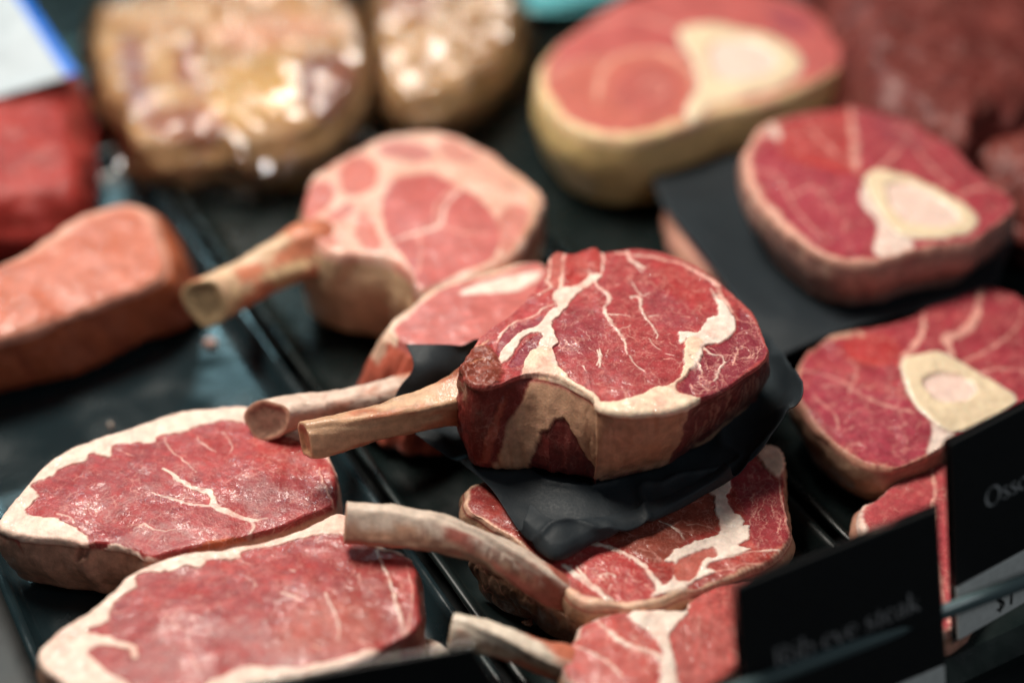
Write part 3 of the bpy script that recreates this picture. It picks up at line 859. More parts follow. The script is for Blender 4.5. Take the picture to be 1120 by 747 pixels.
# ================================================================== bone-in steak lying under the paper
t8 = cv(360, 480, .4643, [(985, 22), (1018, 10), (1058, 28), (1070, 70), (1072, 120), (1080, 180), (1086, 232), (1060, 272), (1000, 305), (930, 332), (880, 352), (820, 370), (760, 388), (700, 396),
                          (650, 392), (600, 385), (545, 345), (490, 290), (430, 235), (370, 195), (330, 172), (322, 140), (330, 112), (450, 75), (600, 40), (800, 20), (920, 10)])
r2 = empty('rib_steak', base_of(t8, .042, .004), 'flat marbled rib steak with a long curved bone, half covered by the folded black paper', 'steak')
s = Slab(t8, .043, .026, N=560, M=130, K=24, er=.0016, dome=.002, rel=.0014, wob=.0016, swell=.0022, seed=31, lean=(0, .004))
s.base(np.array([.34, .042, .034]), MEAT_D, np.array([.50, .09, .07]), fib=-30, amt=.6)
E = lambda p: cv(600, 480, .28125, p)
s.region(E([(200, 350), (420, 250), (640, 200), (670, 330), (540, 400), (460, 480), (380, 480), (280, 420)]), np.array([.24, .060, .036]), .75, 4)
s.region(E([(700, 130), (800, 90), (900, 200), (940, 380), (820, 440), (770, 350), (740, 240)]), PURP * [1.05, .85, .8], .7, 3)
s.region(E([(20, 480), (150, 420), (300, 470), (390, 560), (400, 620), (240, 640), (100, 560)]), np.array([.46, .055, .055]), .8, 2)
s.veins(E([(720, 120), (800, 100), (900, 220), (920, 400), (800, 420), (740, 260)]), 34, 22, 1.3, 75, 40, FATP, .75, seed=1)
s.veins(E([(60, 470), (200, 430), (380, 540), (390, 620), (240, 630)]), 44, 12, 1.3, 70, 60, FATP, .8, seed=2)
s.veins(E([(250, 360), (450, 260), (640, 240), (640, 340), (400, 460)]), 22, 14, .9, 30, 90, FATP, .5, seed=3)
s.region(E([(600, 195), (700, 165), (705, 210), (690, 235), (720, 290), (750, 310), (750, 345), (780, 345), (778, 400), (740, 420), (790, 440), (700, 470), (640, 480), (610, 510), (650, 520), (560, 560), (520, 590), (440, 610), (430, 580),
             (480, 550), (490, 490), (445, 485), (480, 450), (540, 420), (600, 400), (660, 372), (665, 330), (650, 290), (635, 230)]), FATW, 1, .6, 1, rel=.0008, ragged=1.0)
s.region(E([(490, 495), (560, 450), (640, 430), (650, 460), (600, 475), (575, 540), (520, 560), (490, 545)]), np.array([.46, .085, .06]), .95, .8, .2)
s.seam(E([(130, 400, 26), (230, 425, 28), (330, 475, 28), (400, 540, 30), (425, 590, 36), (400, 615, 20)]), col=FATW * .95)
s.seam(E([(60, 500, 20), (120, 540, 34), (180, 590, 36), (240, 630, 40)]), col=FATW * .95)
s.seam(E([(110, 500, 16), (160, 560, 14), (200, 590, 10)]), col=FAT)
s.seam(E([(430, 330, 8), (490, 355, 14), (525, 400, 10)]), col=FAT, amt=.9); s.seam(E([(540, 340, 5), (600, 340, 5), (640, 355, 4)]), col=FAT, amt=.6)
s.seam(E([(200, 545, 14), (225, 530, 10), (260, 545, 8)]), col=FAT)
s.region(E([(780, 40), (830, 30), (900, 30), (920, 90), (895, 150), (860, 140), (820, 90)]), FAT * [1, .85, .75], .95, 1, 1, rel=.002, ragged=1.2)
s.seam(E([(690, 470, 10), (780, 450, 8), (890, 440, 14)]), col=FAT, amt=.9); s.seam(E([(640, 520, 10), (760, 500, 8), (880, 480, 6)]), col=FATP, amt=.8)
s.seam(E([(890, 150, 10), (915, 270, 12), (930, 380, 8)]), col=FATP, amt=.9)
s.rimband(unscaled(lambda p: cv(360, 480, .4643, p), [(700, 396, 7), (600, 385, 9), (545, 345, 6), (430, 235, 4), (820, 370, 4), (1000, 305, 2), (1080, 180, 1), (985, 22, 2), (600, 40, 0), (330, 112, 4)]), FAT * [.95, .85, .7], .85, .8)
s.sidebase(TAN, TAND, np.array([.2, .035, .025]), red=.1)
s.build(r2, M_BEEF)
rib(r2, [(378, 572, .066, 22), (410, 574, .0655, 22), (450, 578, .064, 21), (490, 586, .060, 20), (530, 600, .054, 19), (565, 620, .047, 20), (600, 641, .039, 21), (632, 659, .031, 19), (655, 667, .027, 12)], seed=7, flat=.62,
    square=.5, roll=.25, root_from=1.05, red=.24, tipcol=(.52, .30, .20), topcol=np.array([.68, .54, .44]), redcol=(.42, .12, .085), marrow=(.50, .33, .24), cut=(.1, .1), streak=.4)
# the membrane that hangs below the bone
mem = [(516, 606), (560, 622), (600, 645), (636, 664), (650, 674), (640, 684), (612, 672), (575, 648), (535, 622)]
s = Slab(mem, .030, .022, N=200, M=40, K=16, er=.003, seed=33, flare=-.004, rel=.002, wob=.003)
s.base(TAND * .7, BRN, TAN * .7, amt=.9); s.veins(mem, 30, 12, 2, 40, 60, TAN, .6)
s.sidebase(TAN * .25, BRN * .7, BRN, red=.15, streak=.003, rel=.0008)
s.build(r2, M_BEEF, {'meat': ('rib_membrane', None)})

# ================================================================== bone-in steak at the front, cut by the frame
t9 = cv(360, 480, .4643, [(575, 470), (585, 440), (612, 425), (650, 416), (700, 408), (770, 398), (838, 398), (850, 378), (900, 352), (960, 330), (1050, 330), (1120, 390), (1090, 450), (980, 530), (880, 590), (760, 640), (620, 630), (560, 560), (545, 500)])
r3 = empty('rib_steak', base_of(t9, .04, .004), 'bright red bone-in steak at the bottom edge, running behind the blurred black tag', 'steak')
s = Slab(t9, .040, .034, N=360, M=100, K=16, er=.004, dome=.002, seed=41)
s.base(np.array([.46, .085, .075]), MEAT, PINK, fib=80, amt=.5)
G = lambda p: cv(360, 480, .4643, p)
s.region(G([(600, 440), (680, 430), (740, 470), (800, 500), (790, 570), (700, 600), (600, 560), (560, 490)]), np.array([.50, .075, .06]), .8, 3)
s.veins(G([(590, 450), (680, 430), (790, 500), (790, 570), (650, 590)]), 26, 16, 2.0, 60, 60, FATP, .75)
s.region(G([(705, 420), (760, 400), (835, 402), (845, 420), (822, 440), (802, 475), (815, 540), (825, 600), (780, 600), (785, 520), (765, 475), (725, 445)]), FATW, 1, .8, 1, rel=.0006, ragged=.8)
s.seam(G([(625, 425, 14), (660, 460, 18), (700, 490, 16), (770, 515, 22), (800, 560, 14)]), col=FAT)
s.seam(G([(870, 420, 3), (872, 470, 3), (880, 520, 2)]), col=FATP, amt=.7); s.seam(G([(580, 490, 8), (640, 520, 9), (690, 560, 8)]), col=FAT, amt=.9)
s.rimband(unscaled(G, [(575, 470, 5), (650, 416, 4), (770, 398, 6), (850, 378, 3), (960, 330, 0), (760, 640, 2), (545, 500, 4)]), FAT, .9, .8)
s.sidebase(); s.build(r3, M_BEEF)
rib(r3, [(494, 690, .040, 19), (530, 697, .040, 19), (570, 709, .038, 20), (610, 724, .034, 22), (650, 738, .028, 20)], seed=9, flat=.75, square=.45, root_from=1.05, red=.5, tipcol=(.58, .38, .26),
    topcol=np.array([.74, .62, .50]), redcol=(.55, .16, .09), marrow=(.55, .38, .26), cut=(.1, .1))
# pale trimming beside it
tr = [(402, 716), (412, 704), (440, 695), (468, 691), (486, 700), (492, 716), (486, 735), (450, 742), (415, 735)]
rt = empty('fat_trimming', base_of(tr, .022, .004), 'small cream fat trimming with dark flecks, beside the foreground boneless steak', 'trimming')
s = Slab(tr, .024, .020, N=140, M=40, K=12, er=.007, er2=.007, seed=43, rel=.0015)
s.base(FATW * .9, FAT * .8, FATW, amt=.5)
for x, y in ((420, 707), (436, 702), (446, 706), (458, 702), (470, 700)):
    s.seam([(x - 4, y + 1.5, 1), (x, y, 4), (x + 5, y - .5, 1)], col=TAND, amt=.8)
s.sidebase(FAT, TAN, MEAT_D); s.build(rt, M_BEEF)

# ================================================================== boneless steaks at the left
f3 = lambda p: cv(0, 430, .4242, p)
sa = f3([(-6, 345), (6, 322), (32, 285), (80, 222), (120, 182), (200, 140), (300, 100), (400, 65), (470, 45), (550, 36), (640, 38), (740, 62), (800, 100), (852, 165), (866, 230), (858, 285), (800, 312), (740, 336), (660, 362), (560, 383),
         (465, 402), (385, 420), (350, 408), (290, 390), (250, 386), (222, 389), (195, 384), (150, 376), (90, 372), (40, 364)])
r4 = empty('boneless_steak', base_of(sa, .045, .004), 'boneless steak with a forked white vein in its red face, farther of the two', 'steak')
s = Slab(sa, .046, .042, N=560, M=150, K=30, er=.002, er2=.010, bulge=.004, dome=.002, rel=.0011, wob=.0012, swell=.0013, seed=51, sub=6, flare=-.003)
s.base(np.array([.34, .036, .038]), np.array([.24, .022, .027]), np.array([.52, .09, .085]), fib=150, amt=.6, fibamt=.2)
lean_a = f3([(85, 235), (130, 214), (160, 194), (215, 180), (235, 160), (285, 168), (292, 140), (330, 130), (395, 130), (412, 112), (470, 104), (530, 80), (600, 72), (680, 92), (760, 120), (835, 165), (875, 230), (870, 300), (740, 350), (560, 395),
             (440, 420), (370, 416), (300, 386), (240, 396), (222, 365), (180, 345), (150, 332), (65, 312), (100, 270)])
s.region(f3([(620, 240), (720, 220), (850, 230), (850, 290), (700, 320), (620, 300)]), np.array([.22, .03, .034]), .6, 10)
s.region(f3([(440, 130), (600, 90), (760, 140), (700, 210), (520, 200)]), BRIGHT * .85, .35, 10)
s.veins(lean_a, 120, 9, 1.0, 20, 140, FATP, .42, seed=1); s.veins(f3([(560, 90), (760, 130), (850, 220), (830, 290), (640, 240)]), 36, 12, 1.2, 50, 70, FATP, .45, seed=2)
s.seam(f3([(422, 203, 8), (460, 225, 16), (500, 252, 20), (540, 266, 26), (562, 300, 26), (602, 316, 22), (648, 326, 18), (690, 322, 6)]), col=FAT)
s.seam(f3([(393, 262, 8.16), (450, 278, 10.88), (500, 292, 10.88), (560, 296, 10.88)]), col=FAT, amt=.7); s.seam(f3([(645, 325, 10.88), (652, 345, 12.24), (640, 368, 12.24)]), col=FAT, amt=.7)
s.seam(f3([(352, 350, 5.44), (375, 342, 8.16), (400, 356, 5.44), (455, 356, 3.4)]), col=FAT, amt=.7); s.seam(f3([(425, 115, 6.8), (440, 150, 5.44), (480, 185, 5.44), (505, 210, 2.72)]), col=FAT, amt=.7)
s.seam(f3([(505, 115, 4), (530, 142, 7), (560, 158, 4)]), col=FAT, amt=.6); s.seam(f3([(575, 100, 4), (598, 140, 6), (590, 158, 3)]), col=FAT, amt=.6)
s.seam(f3([(300, 145, 3.4), (330, 160, 3.4), (350, 165, 2.04)]), col=FATP); s.seam(f3([(822, 195, 4.76), (838, 240, 6.12), (862, 290, 4.76)]), col=FATP)
s.seam(f3([(225, 290, 2.72), (250, 300, 2.72)]), col=FATP, amt=.6); s.seam(f3([(150, 318, 8.16), (180, 325, 6.8), (195, 340, 4.08)]), col=FAT, amt=.7)
s.region(lean_a, FAT * [1.03, 1.0, .98], 1, .8, 1, rel=.0007, part='fat_rim', inv=True, ragged=.8)
s.rimband(unscaled(f3, [(858, 285, 0), (740, 336, 0), (640, 366, 0), (560, 383, 6), (480, 398, 0), (385, 420, 0), (800, 100, 0), (640, 38, 0)]), np.array([.62, .17, .05]), .6, .8, .3)
s.sidebase(np.array([.60, .34, .25]), np.array([.42, .20, .14]), np.array([.42, .10, .08]), red=.12, streak=.010, part='fat_rim')
s.sidereg(f3([(2, 335, .0), (40, 364, -.02), (60, 368, .75), (40, 364, .28), (10, 340, .25)]), np.array([.45, .05, .04]), .9, 2, .2)
s.sidereg(f3([(205, 388, 0), (224, 402, -.05), (232, 398, .5), (205, 388, .9), (190, 382, .9), (200, 386, .4)]), np.array([.36, .15, .11]), .8, 2, .4, rel=-.0015)
s.build(r4, M_BEEF)

f6 = lambda p: cv(0, 560, .4643, p)
sb = f6([(92, 335), (130, 290), (180, 258), (232, 218), (280, 178), (320, 142), (390, 114), (470, 98), (550, 83), (640, 64), (700, 44), (760, 20), (800, 2), (835, 20), (870, 62), (912, 84), (952, 103), (976, 132), (986, 180), (990, 232),
         (985, 270), (940, 300), (900, 322), (850, 350), (760, 378), (640, 404), (520, 424), (400, 442), (280, 450), (190, 432), (120, 385)])
r5 = empty('boneless_steak', base_of(sb, .05, .004), 'boneless steak with a scalloped white fat rim in the near left corner', 'steak')
s = Slab(sb, .050, .045, N=560, M=150, K=26, er=.002, er2=.008, bulge=.003, dome=.003, rel=.0011, wob=.0012, swell=.0013, seed=61, sub=6, flare=-.002)
s.base(np.array([.35, .038, .037]), np.array([.25, .024, .025]), np.array([.53, .10, .088]), fib=20, amt=.65, fibamt=.18)
lean_b = f6([(205, 283), (250, 262), (272, 212), (322, 176), (328, 150), (400, 142), (440, 130), (476, 132), (492, 114), (562, 110), (572, 92), (650, 80), (720, 60), (800, 58), (872, 82), (892, 92), (960, 110), (1010, 180), (1010, 280), (900, 320),
             (830, 338), (770, 352), (700, 368), (620, 366), (560, 372), (500, 398), (440, 430), (330, 425), (285, 398), (235, 360), (210, 330), (260, 318), (300, 330), (312, 350), (325, 356), (318, 322), (262, 300)])
s.region(f6([(820, 90), (890, 110), (935, 220), (930, 280), (850, 290), (800, 200)]), np.array([.26, .035, .032]), .6, 10)
s.region(f6([(720, 220), (860, 220), (880, 300), (760, 340), (640, 330)]), np.array([.46, .09, .05]), .45, 16)
s.veins(lean_b, 130, 8, 1.0, 60, 140, FATP, .42, seed=1); s.veins(f6([(680, 90), (860, 100), (920, 280), (800, 330), (700, 280)]), 50, 12, 1.3, 75, 60, FATP, .5, seed=2)
s.seam(f6([(886, 92, 12.24), (905, 130, 8.16), (920, 180, 9.52), (938, 230, 12.24), (950, 285, 13.6)]), col=FAT); s.seam(f6([(960, 130, 3.4), (972, 180, 5.44), (970, 240, 5.44), (955, 290, 6.8)]), col=FATP)
s.seam(f6([(768, 200, 9.52), (778, 230, 6.12), (796, 260, 6.8), (798, 305, 5.44)]), col=FAT, amt=.9); s.seam(f6([(665, 196, 9.52), (690, 206, 14.96), (712, 218, 6.8)]), col=FAT, amt=.7)
s.seam(f6([(685, 140, 8.16), (695, 144, 5.44)]), col=FAT, amt=.7); s.seam(f6([(598, 168, 6.8), (604, 182, 9.52)]), col=FAT, amt=.7); s.seam(f6([(560, 112, 3.4), (590, 130, 3.4)]), col=FATP)
s.seam(f6([(830, 298, 5.44), (860, 310, 6.12), (885, 322, 6.8)]), col=FATP); s.seam(f6([(735, 318, 9.52), (752, 328, 5.44)]), col=FATP); s.seam(f6([(450, 345, 8.16), (470, 380, 6.8)]), col=FATP, amt=.6)
s.seam(f6([(845, 150, 4.08), (850, 172, 5.44)]), col=FATP, amt=.8); s.seam(f6([(660, 230, 6.8), (720, 250, 5.44)]), col=FATP, amt=.5)
s.region(lean_b, FAT * [1.03, 1.0, .98], 1, .8, 1, rel=.0007, part='fat_rim', inv=True, ragged=.8)
s.sidebase(np.array([.56, .32, .22]), np.array([.38, .19, .13]), np.array([.34, .06, .05]), red=.1, streak=.009, part='fat_rim')
s.sidereg(f6([(870, 62, 0), (952, 103, 0), (986, 180, 0), (990, 240, 0), (940, 300, 0), (940, 300, 1.2), (990, 240, 1.2), (986, 180, 1.2), (870, 62, 1.2)]), np.array([.28, .05, .035]), .9, 2, .2)
s.build(r5, M_BEEF)

# ================================================================== pale loin block, left
ln = cv(0, 200, .3392, [(-260, 330), (-120, 300), (0, 262), (100, 200), (220, 130), (330, 78), (385, 58), (448, 60), (488, 82), (512, 150), (538, 220), (530, 285), (455, 338), (385, 360), (250, 418), (150, 452), (0, 500), (-140, 530), (-260, 480)])
r6 = empty('loin_joint', base_of(ln, .054, .007), 'thick pale pink loin block with fat along its top edge, at the left side', 'joint')
s = Slab(ln, .054, .047, N=300, lean=(.010, .016), M=80, K=30, er=.006, er2=.008, bulge=.002, flare=.004, dome=.004, rel=.0016, swell=.003, seed=71)
s.base(np.array([.55, .165, .10]), np.array([.42, .10, .055]), np.array([.68, .27, .20]), fib=30, amt=.4, fibamt=.08)
K6 = lambda p: cv(0, 200, .3392, p)
s.rimband(unscaled(K6, [(-120, 300, 8), (0, 262, 14), (100, 200, 20), (220, 130, 22), (330, 78, 18), (445, 62, 16), (490, 100, 12), (524, 220, 5), (440, 335, 3), (250, 418, 4), (0, 500, 4), (-260, 480, 0)]), np.array([.80, .44, .33]), .85, 4)
s.seam(K6([(-20, 285, 14), (60, 250, 12), (150, 235, 10), (190, 225, 14), (195, 250, 6)]), col=np.array([.82, .5, .4]), amt=.8)
s.sidebase(np.array([.46, .12, .05]), np.array([.30, .06, .028]), np.array([.24, .05, .03]), red=.15, streak=.006, fat=.2)
s.build(r6, M_SOFT)

# ================================================================== thick pale chop with bone, behind
K4 = lambda p: cv(200, 120, .4015, p)
tk = K4([(322, 318), (322, 270), (330, 230), (345, 185), (400, 142), (470, 108), (530, 75), (600, 60), (680, 58), (750, 75), (830, 108), (900, 155), (960, 205), (985, 245), (962, 310), (925, 370), (880, 415), (800, 452), (720, 476), (645, 492), (622, 455),
         (560, 410), (480, 396), (420, 392), (370, 372), (335, 345)])
r7 = empty('rib_chop', base_of(tk, .07, .006), 'thick pale bone-in chop with cream side fat, out of focus in the middle', 'chop')
s = Slab(tk, .072, .064, N=360, M=100, K=36, er=.005, er2=.010, bulge=.004, flare=-.004, lean=(-.006, .0), dome=.003, rel=.0014, seed=81)
s.base(np.array([.80, .48, .37]), np.array([.66, .27, .20]), FAT, amt=.9)
s.veins(tk, 40, 26, 4, None, 90, np.array([.60, .20, .16]), .5)
P7 = np.array([.50, .10, .095])
s.region(K4([(545, 262), (570, 215), (610, 192), (680, 178), (720, 200), (780, 235), (845, 290), (865, 350), (840, 410), (760, 445), (650, 488), (625, 440), (600, 405), (565, 360), (545, 310)]), P7, .92, 2.5)
s.region(K4([(620, 330), (700, 300), (820, 310), (830, 390), (720, 440), (640, 430)]), PINK * [1, 1, 1], .5, 12)
s.region(K4([(425, 180), (440, 145), (480, 128), (520, 145), (535, 185), (515, 225), (470, 240), (435, 225)]), np.array([.56, .14, .11]), .92, 2)
s.region(K4([(535, 100), (590, 88), (650, 100), (690, 130), (640, 150), (580, 140), (540, 125)]), np.array([.48, .16, .15]), .85, 3)
s.region(K4([(328, 240), (360, 195), (400, 200), (415, 240), (380, 280), (330, 300)]), np.array([.52, .11, .09]), .85, 2)
s.region(K4([(390, 290), (450, 260), (465, 280), (420, 310)]), np.array([.52, .13, .11]), .8, 2); s.region(K4([(470, 340), (490, 290), (530, 330), (540, 380), (500, 385)]), np.array([.55, .14, .11]), .85, 2)
s.region(K4([(330, 310), (380, 320), (420, 370), (380, 370), (335, 345)]), np.array([.5, .12, .07]), .8, 2)
s.region(K4([(860, 300), (905, 262), (950, 285), (925, 350), (880, 395), (865, 375)]), np.array([.56, .16, .13]), .8, 3)
s.region(K4([(690, 95), (745, 92), (800, 125), (770, 150), (715, 140)]), np.array([.56, .19, .16]), .7, 3); s.region(K4([(560, 420), (600, 418), (628, 455), (610, 460)]), np.array([.52, .14, .1]), .7, 2)
s.seam(K4([(555, 375, 10), (610, 350, 14), (660, 340, 18), (700, 325, 16), (712, 280, 14), (755, 228, 22)]), col=FAT, amt=.85)
s.seam(K4([(700, 325, 12), (760, 345, 9), (840, 340, 6)]), col=FATP, amt=.8); s.seam(K4([(640, 345, 10), (650, 400, 8), (640, 450, 6)]), col=FATP, amt=.7)
s.seam(K4([(690, 330, 5), (685, 290, 8), (700, 260, 10), (745, 225, 12)]), col=FATP); s.seam(K4([(850, 150, 30), (940, 220, 40), (950, 300, 30), (900, 380, 14)]), col=np.array([.66, .36, .22]), amt=.8)
s.sidebase(np.array([.70, .48, .30]), np.array([.56, .34, .19]), np.array([.40, .14, .08]), red=-.05, streak=.012)
s.sidereg(K4([(620, 455, 0), (650, 492, 0), (760, 470, 0), (880, 415, 0), (985, 245, 0), (985, 245, 1.2), (800, 452, 1.2), (650, 492, 1.2), (630, 470, .6)]), np.array([.40, .12, .08]), .8, 4, .2)
s.build(r7, M_SOFT)
rib(r7, [(224, 331, .050, 27), (250, 318, .052, 25), (280, 303, .054, 24), (310, 287, .057, 26), (335, 275, .060, 30), (360, 265, .060, 28)], seed=13, flat=.8, square=.3, root_from=.86, red=.52, tipcol=(.66, .46, .26), redcol=(.62, .22, .12), rootcol=(.42, .12, .06),
    marrow=(.52, .37, .21), cut=(.65, .4), topcol=np.array([.74, .50, .32]))

# ================================================================== shank slices
def shank(outline, z, th, label, seed, bone, marrow, paint, side, N=320, M=90, parent_name='shank_slice', **kw):
    r = empty(parent_name, base_of(outline, z, z - th), label, 'shank slice', 'round shank slices with a bone in the middle')
    s = Slab(outline, z, th, N=N, M=M, K=26, seed=seed, **kw)
    paint(s)
    s.seam(list(bone) + [bone[0]], 5, col=np.array([.24, .03, .03]), fat=0, rel=-.0006, frill=False)
    s.region(bone, np.array([.84, .66, .45]), 1, 1.0, 1, rel=.0010, part='shank_bone', ragged=.8, cvar=.04)
    s.region(marrow, np.array([.88, .64, .55]), 1, 3.0, 1, rel=-.0012, part='marrow', cvar=.05)
    s.seam(list(bone) + [bone[0]], 3.0, col=np.array([.90, .80, .64]), amt=.8, frill=False)
    side(s)
    s.build(r, M_SOFT if seed == 95 else M_BEEF, {'meat': ('meat', None), 'shank_bone': ('shank_bone', None, M_SHANK), 'marrow': ('marrow', 'shank_bone', M_SHANK)})
    return r


o10 = [(813, 172), (822, 152), (836, 136), (853, 128), (882, 123), (910, 119), (933, 115), (957, 119), (984, 127), (1011, 139), (1039, 156), (1062, 180), (1086, 199), (1107, 214), (1113, 225), (1100, 240), (1066, 262), (1030, 268), (998, 275), (974, 284),
       (950, 287), (923, 286), (893, 276), (868, 260), (844, 236), (824, 212)]
RED = np.array([.34, .036, .054])


def p10(s):
    s.base(RED, np.array([.28, .032, .045]), np.array([.50, .10, .10]), fib=70, amt=.6)
    s.region([(823, 175), (845, 172), (890, 190), (930, 200), (950, 225), (965, 255), (930, 275), (890, 265), (855, 235)], np.array([.38, .05, .075]), .6, 3)
    s.region([(850, 140), (900, 125), (930, 120), (934, 185), (900, 188), (860, 172)], np.array([.44, .055, .05]), .7, 3)
    s.region([(940, 120), (1000, 138), (1050, 175), (1060, 210), (1000, 192), (942, 186)], np.array([.36, .05, .065]), .7, 4)
    s.veins([(840, 140), (960, 125), (1080, 210), (960, 270), (860, 240)], 40, 20, 2, 30, 120, FATP, .45)
    s.seam([(930, 116, 5), (933, 153, 9), (936, 190, 7)], col=FATP, amt=.8); s.seam([(980, 130, 2), (1005, 170, 3), (1040, 205, 3)], col=FATP, amt=.6)
    s.seam([(850, 173, 4), (880, 178, 8), (912, 188, 10), (945, 192, 8)], col=BRIGHT, amt=.7, fat=0)
    s.seam([(956, 192, 3), (985, 165, 4), (1000, 135, 2)], col=FATP, amt=.7); s.seam([(1040, 218, 3), (1075, 205, 4), (1100, 212, 2)], col=FATP, amt=.6)
    s.seam([(822, 185, 3), (850, 196, 3), (872, 235, 3), (900, 262, 2)], col=FATP, amt=.55); s.seam([(880, 128, 2), (890, 150, 4), (912, 170, 3), (940, 188, 3)], col=FATP, amt=.6)
    s.region([(960, 125), (1000, 140), (1010, 165), (985, 168), (960, 150)], PURP, .55, 4)
    s.seam([(838, 150, 8), (846, 140, 14), (850, 152, 8)], col=FAT, amt=.9); s.seam([(865, 215, 3), (885, 210, 4), (905, 222, 3), (912, 240, 2)], col=FATP, amt=.5)
    s.region([(945, 210), (965, 235), (1000, 268), (975, 283), (955, 275), (960, 250), (940, 225)], FATW, .9, 2, 1)
    s.rimband([(813, 172, 9), (836, 136, 8), (882, 123, 3), (957, 119, 2), (1062, 180, 2), (1113, 225, 3), (1066, 262, 3), (974, 284, 7), (923, 286, 7), (868, 260, 8), (824, 212, 9)], np.array([.74, .40, .30]), .9, 1.5)


def s10(s):
    s.sidebase(np.array([.40, .22, .18]), np.array([.26, .12, .11]), np.array([.24, .07, .065]), red=.15, streak=.014, fat=.4)
    for x, y in ((815, 190), (824, 212), (840, 232), (858, 250), (878, 267), (905, 282), (935, 287), (965, 285)):
        s.sidereg([(x - 2, y - 1, -.1), (x + 2, y + 1, -.1), (x + 3, y + 1, .5), (x + 1, y, 1.1), (x - 2, y - 1, 1.1), (x, y, .5)], np.array([.56, .36, .27]), .7, 2.5, .6)


shank(o10, .076, .040, 'round red shank slice with an oval bone, sitting on the flat black paper', 91,
      [(945, 200), (955, 191), (984, 195), (1014, 205), (1044, 219), (1066, 234), (1068, 247), (1050, 257), (1015, 261), (985, 258), (964, 240), (950, 218)],
      [(968, 208), (990, 205), (1020, 216), (1048, 233), (1046, 246), (1020, 250), (990, 244), (972, 228)], p10, s10, er=.0025, er2=.010, bulge=.004, flare=-.006, dome=.003, rel=.0014, wob=.0014, swell=.002)
sheet('paper_sheet', [
    [(712, 188, .036), (800, 150, .034), (900, 140, .034), (1000, 165, .034), (1085, 200, .034)],
    [(725, 225, .038), (810, 230, .034), (900, 220, .034), (1010, 230, .034), (1108, 252, .038)],
    [(765, 275, .041), (840, 290, .035), (920, 290, .034), (1020, 280, .034), (1105, 272, .040)],
    [(805, 330, .044), (866, 345, .042), (930, 333, .036), (1010, 318, .036), (1098, 290, .044)],
    [(852, 392, .036), (890, 374, .039), (940, 356, .041), (1020, 334, .042), (1092, 308, .046)]], m_paper,
    'flat dark grey paper sheet under the round red shank slice on the right', 'paper', seed=8)
ou = [(730, 225), (760, 200), (830, 190), (930, 200), (1000, 230), (1000, 270), (930, 300), (850, 310), (790, 305), (752, 275)]


def pu(s):
    s.base(RED * 1.2, RED, PINK, amt=.5); s.rimband([(730, 225, 8), (760, 275, 8), (1000, 250, 3)], np.array([.72, .38, .28]), .9, 1.5)


r8 = empty('shank_slice', base_of(ou, .03, .004), 'pink edge of a slice peeking out left from under the flat dark grey paper', 'shank slice')
s = Slab(ou, .0325, .028, N=200, M=50, K=14, seed=93); pu(s); s.sidebase(np.array([.56, .26, .2]), TAN, MEAT_D); s.build(r8, M_BEEF)

o12 = [(868, 420), (874, 399), (886, 382), (904, 369), (927, 364), (960, 360), (984, 352), (1005, 342), (1028, 328), (1052, 318), (1073, 314), (1095, 318), (1122, 330), (1148, 352), (1156, 390), (1138, 435), (1100, 468), (1052, 480), (1027, 491), (1009, 502),
       (980, 513), (950, 508), (916, 489), (890, 464), (873, 438)]


def p12(s):
    s.base(RED, np.array([.27, .03, .042]), np.array([.50, .09, .09]), fib=40, amt=.65)
    s.region([(880, 440), (900, 400), (930, 420), (990, 440), (1018, 470), (1010, 500), (960, 505), (900, 470)], np.array([.36, .045, .075]), .6, 3)
    s.region([(920, 375), (970, 370), (985, 395), (940, 400)], BRIGHT, .55, 8)
    s.veins([(880, 430), (930, 400), (1010, 460), (1000, 500), (930, 490)], 36, 24, 2.2, -50, 60, FATP, .5); s.veins([(1000, 350), (1080, 330), (1140, 380), (1100, 420), (1020, 390)], 26, 20, 2, 40, 120, FATP, .5, seed=2)
    s.seam([(1072, 316, 6), (1069, 342, 8), (1056, 365, 12), (1035, 376, 14), (1042, 392, 6)], col=FATP, amt=.95); s.seam([(1010, 346, 4), (1008, 370, 6), (990, 392, 8), (984, 405, 5)], col=FATP, amt=.95)
    s.seam([(930, 392, 2), (935, 410, 3), (928, 430, 2)], col=FATP, amt=.5); s.seam([(880, 405, 3), (915, 415, 4), (955, 440, 4), (1000, 455, 3)], col=FATP, amt=.6); s.seam([(925, 372, 3), (940, 395, 4), (975, 400, 5), (988, 400, 3)], col=BRIGHT, amt=.7, fat=0)
    s.seam([(1050, 398, 3), (1080, 385, 4), (1110, 360, 3), (1120, 335, 2)], col=FATP, amt=.65); s.seam([(1070, 410, 3), (1100, 405, 3), (1140, 415, 3)], col=FATP, amt=.6)
    s.seam([(890, 435, 3), (910, 452, 3), (918, 470, 3)], col=FATP, amt=.5)
    s.seam([(900, 372, 12), (930, 366, 12), (945, 370, 5)], col=np.array([.66, .4, .28]), amt=.9)
    s.region([(1000, 440), (1015, 460), (1045, 475), (1030, 492), (1014, 496), (1018, 470)], FATW, .9, 2, 1)
    s.rimband([(868, 420, 5), (886, 382, 4), (960, 360, 2), (1052, 318, 2), (1156, 390, 2), (1052, 480, 3), (980, 513, 4), (916, 489, 5)], np.array([.62, .32, .22]), .9, 1.2)


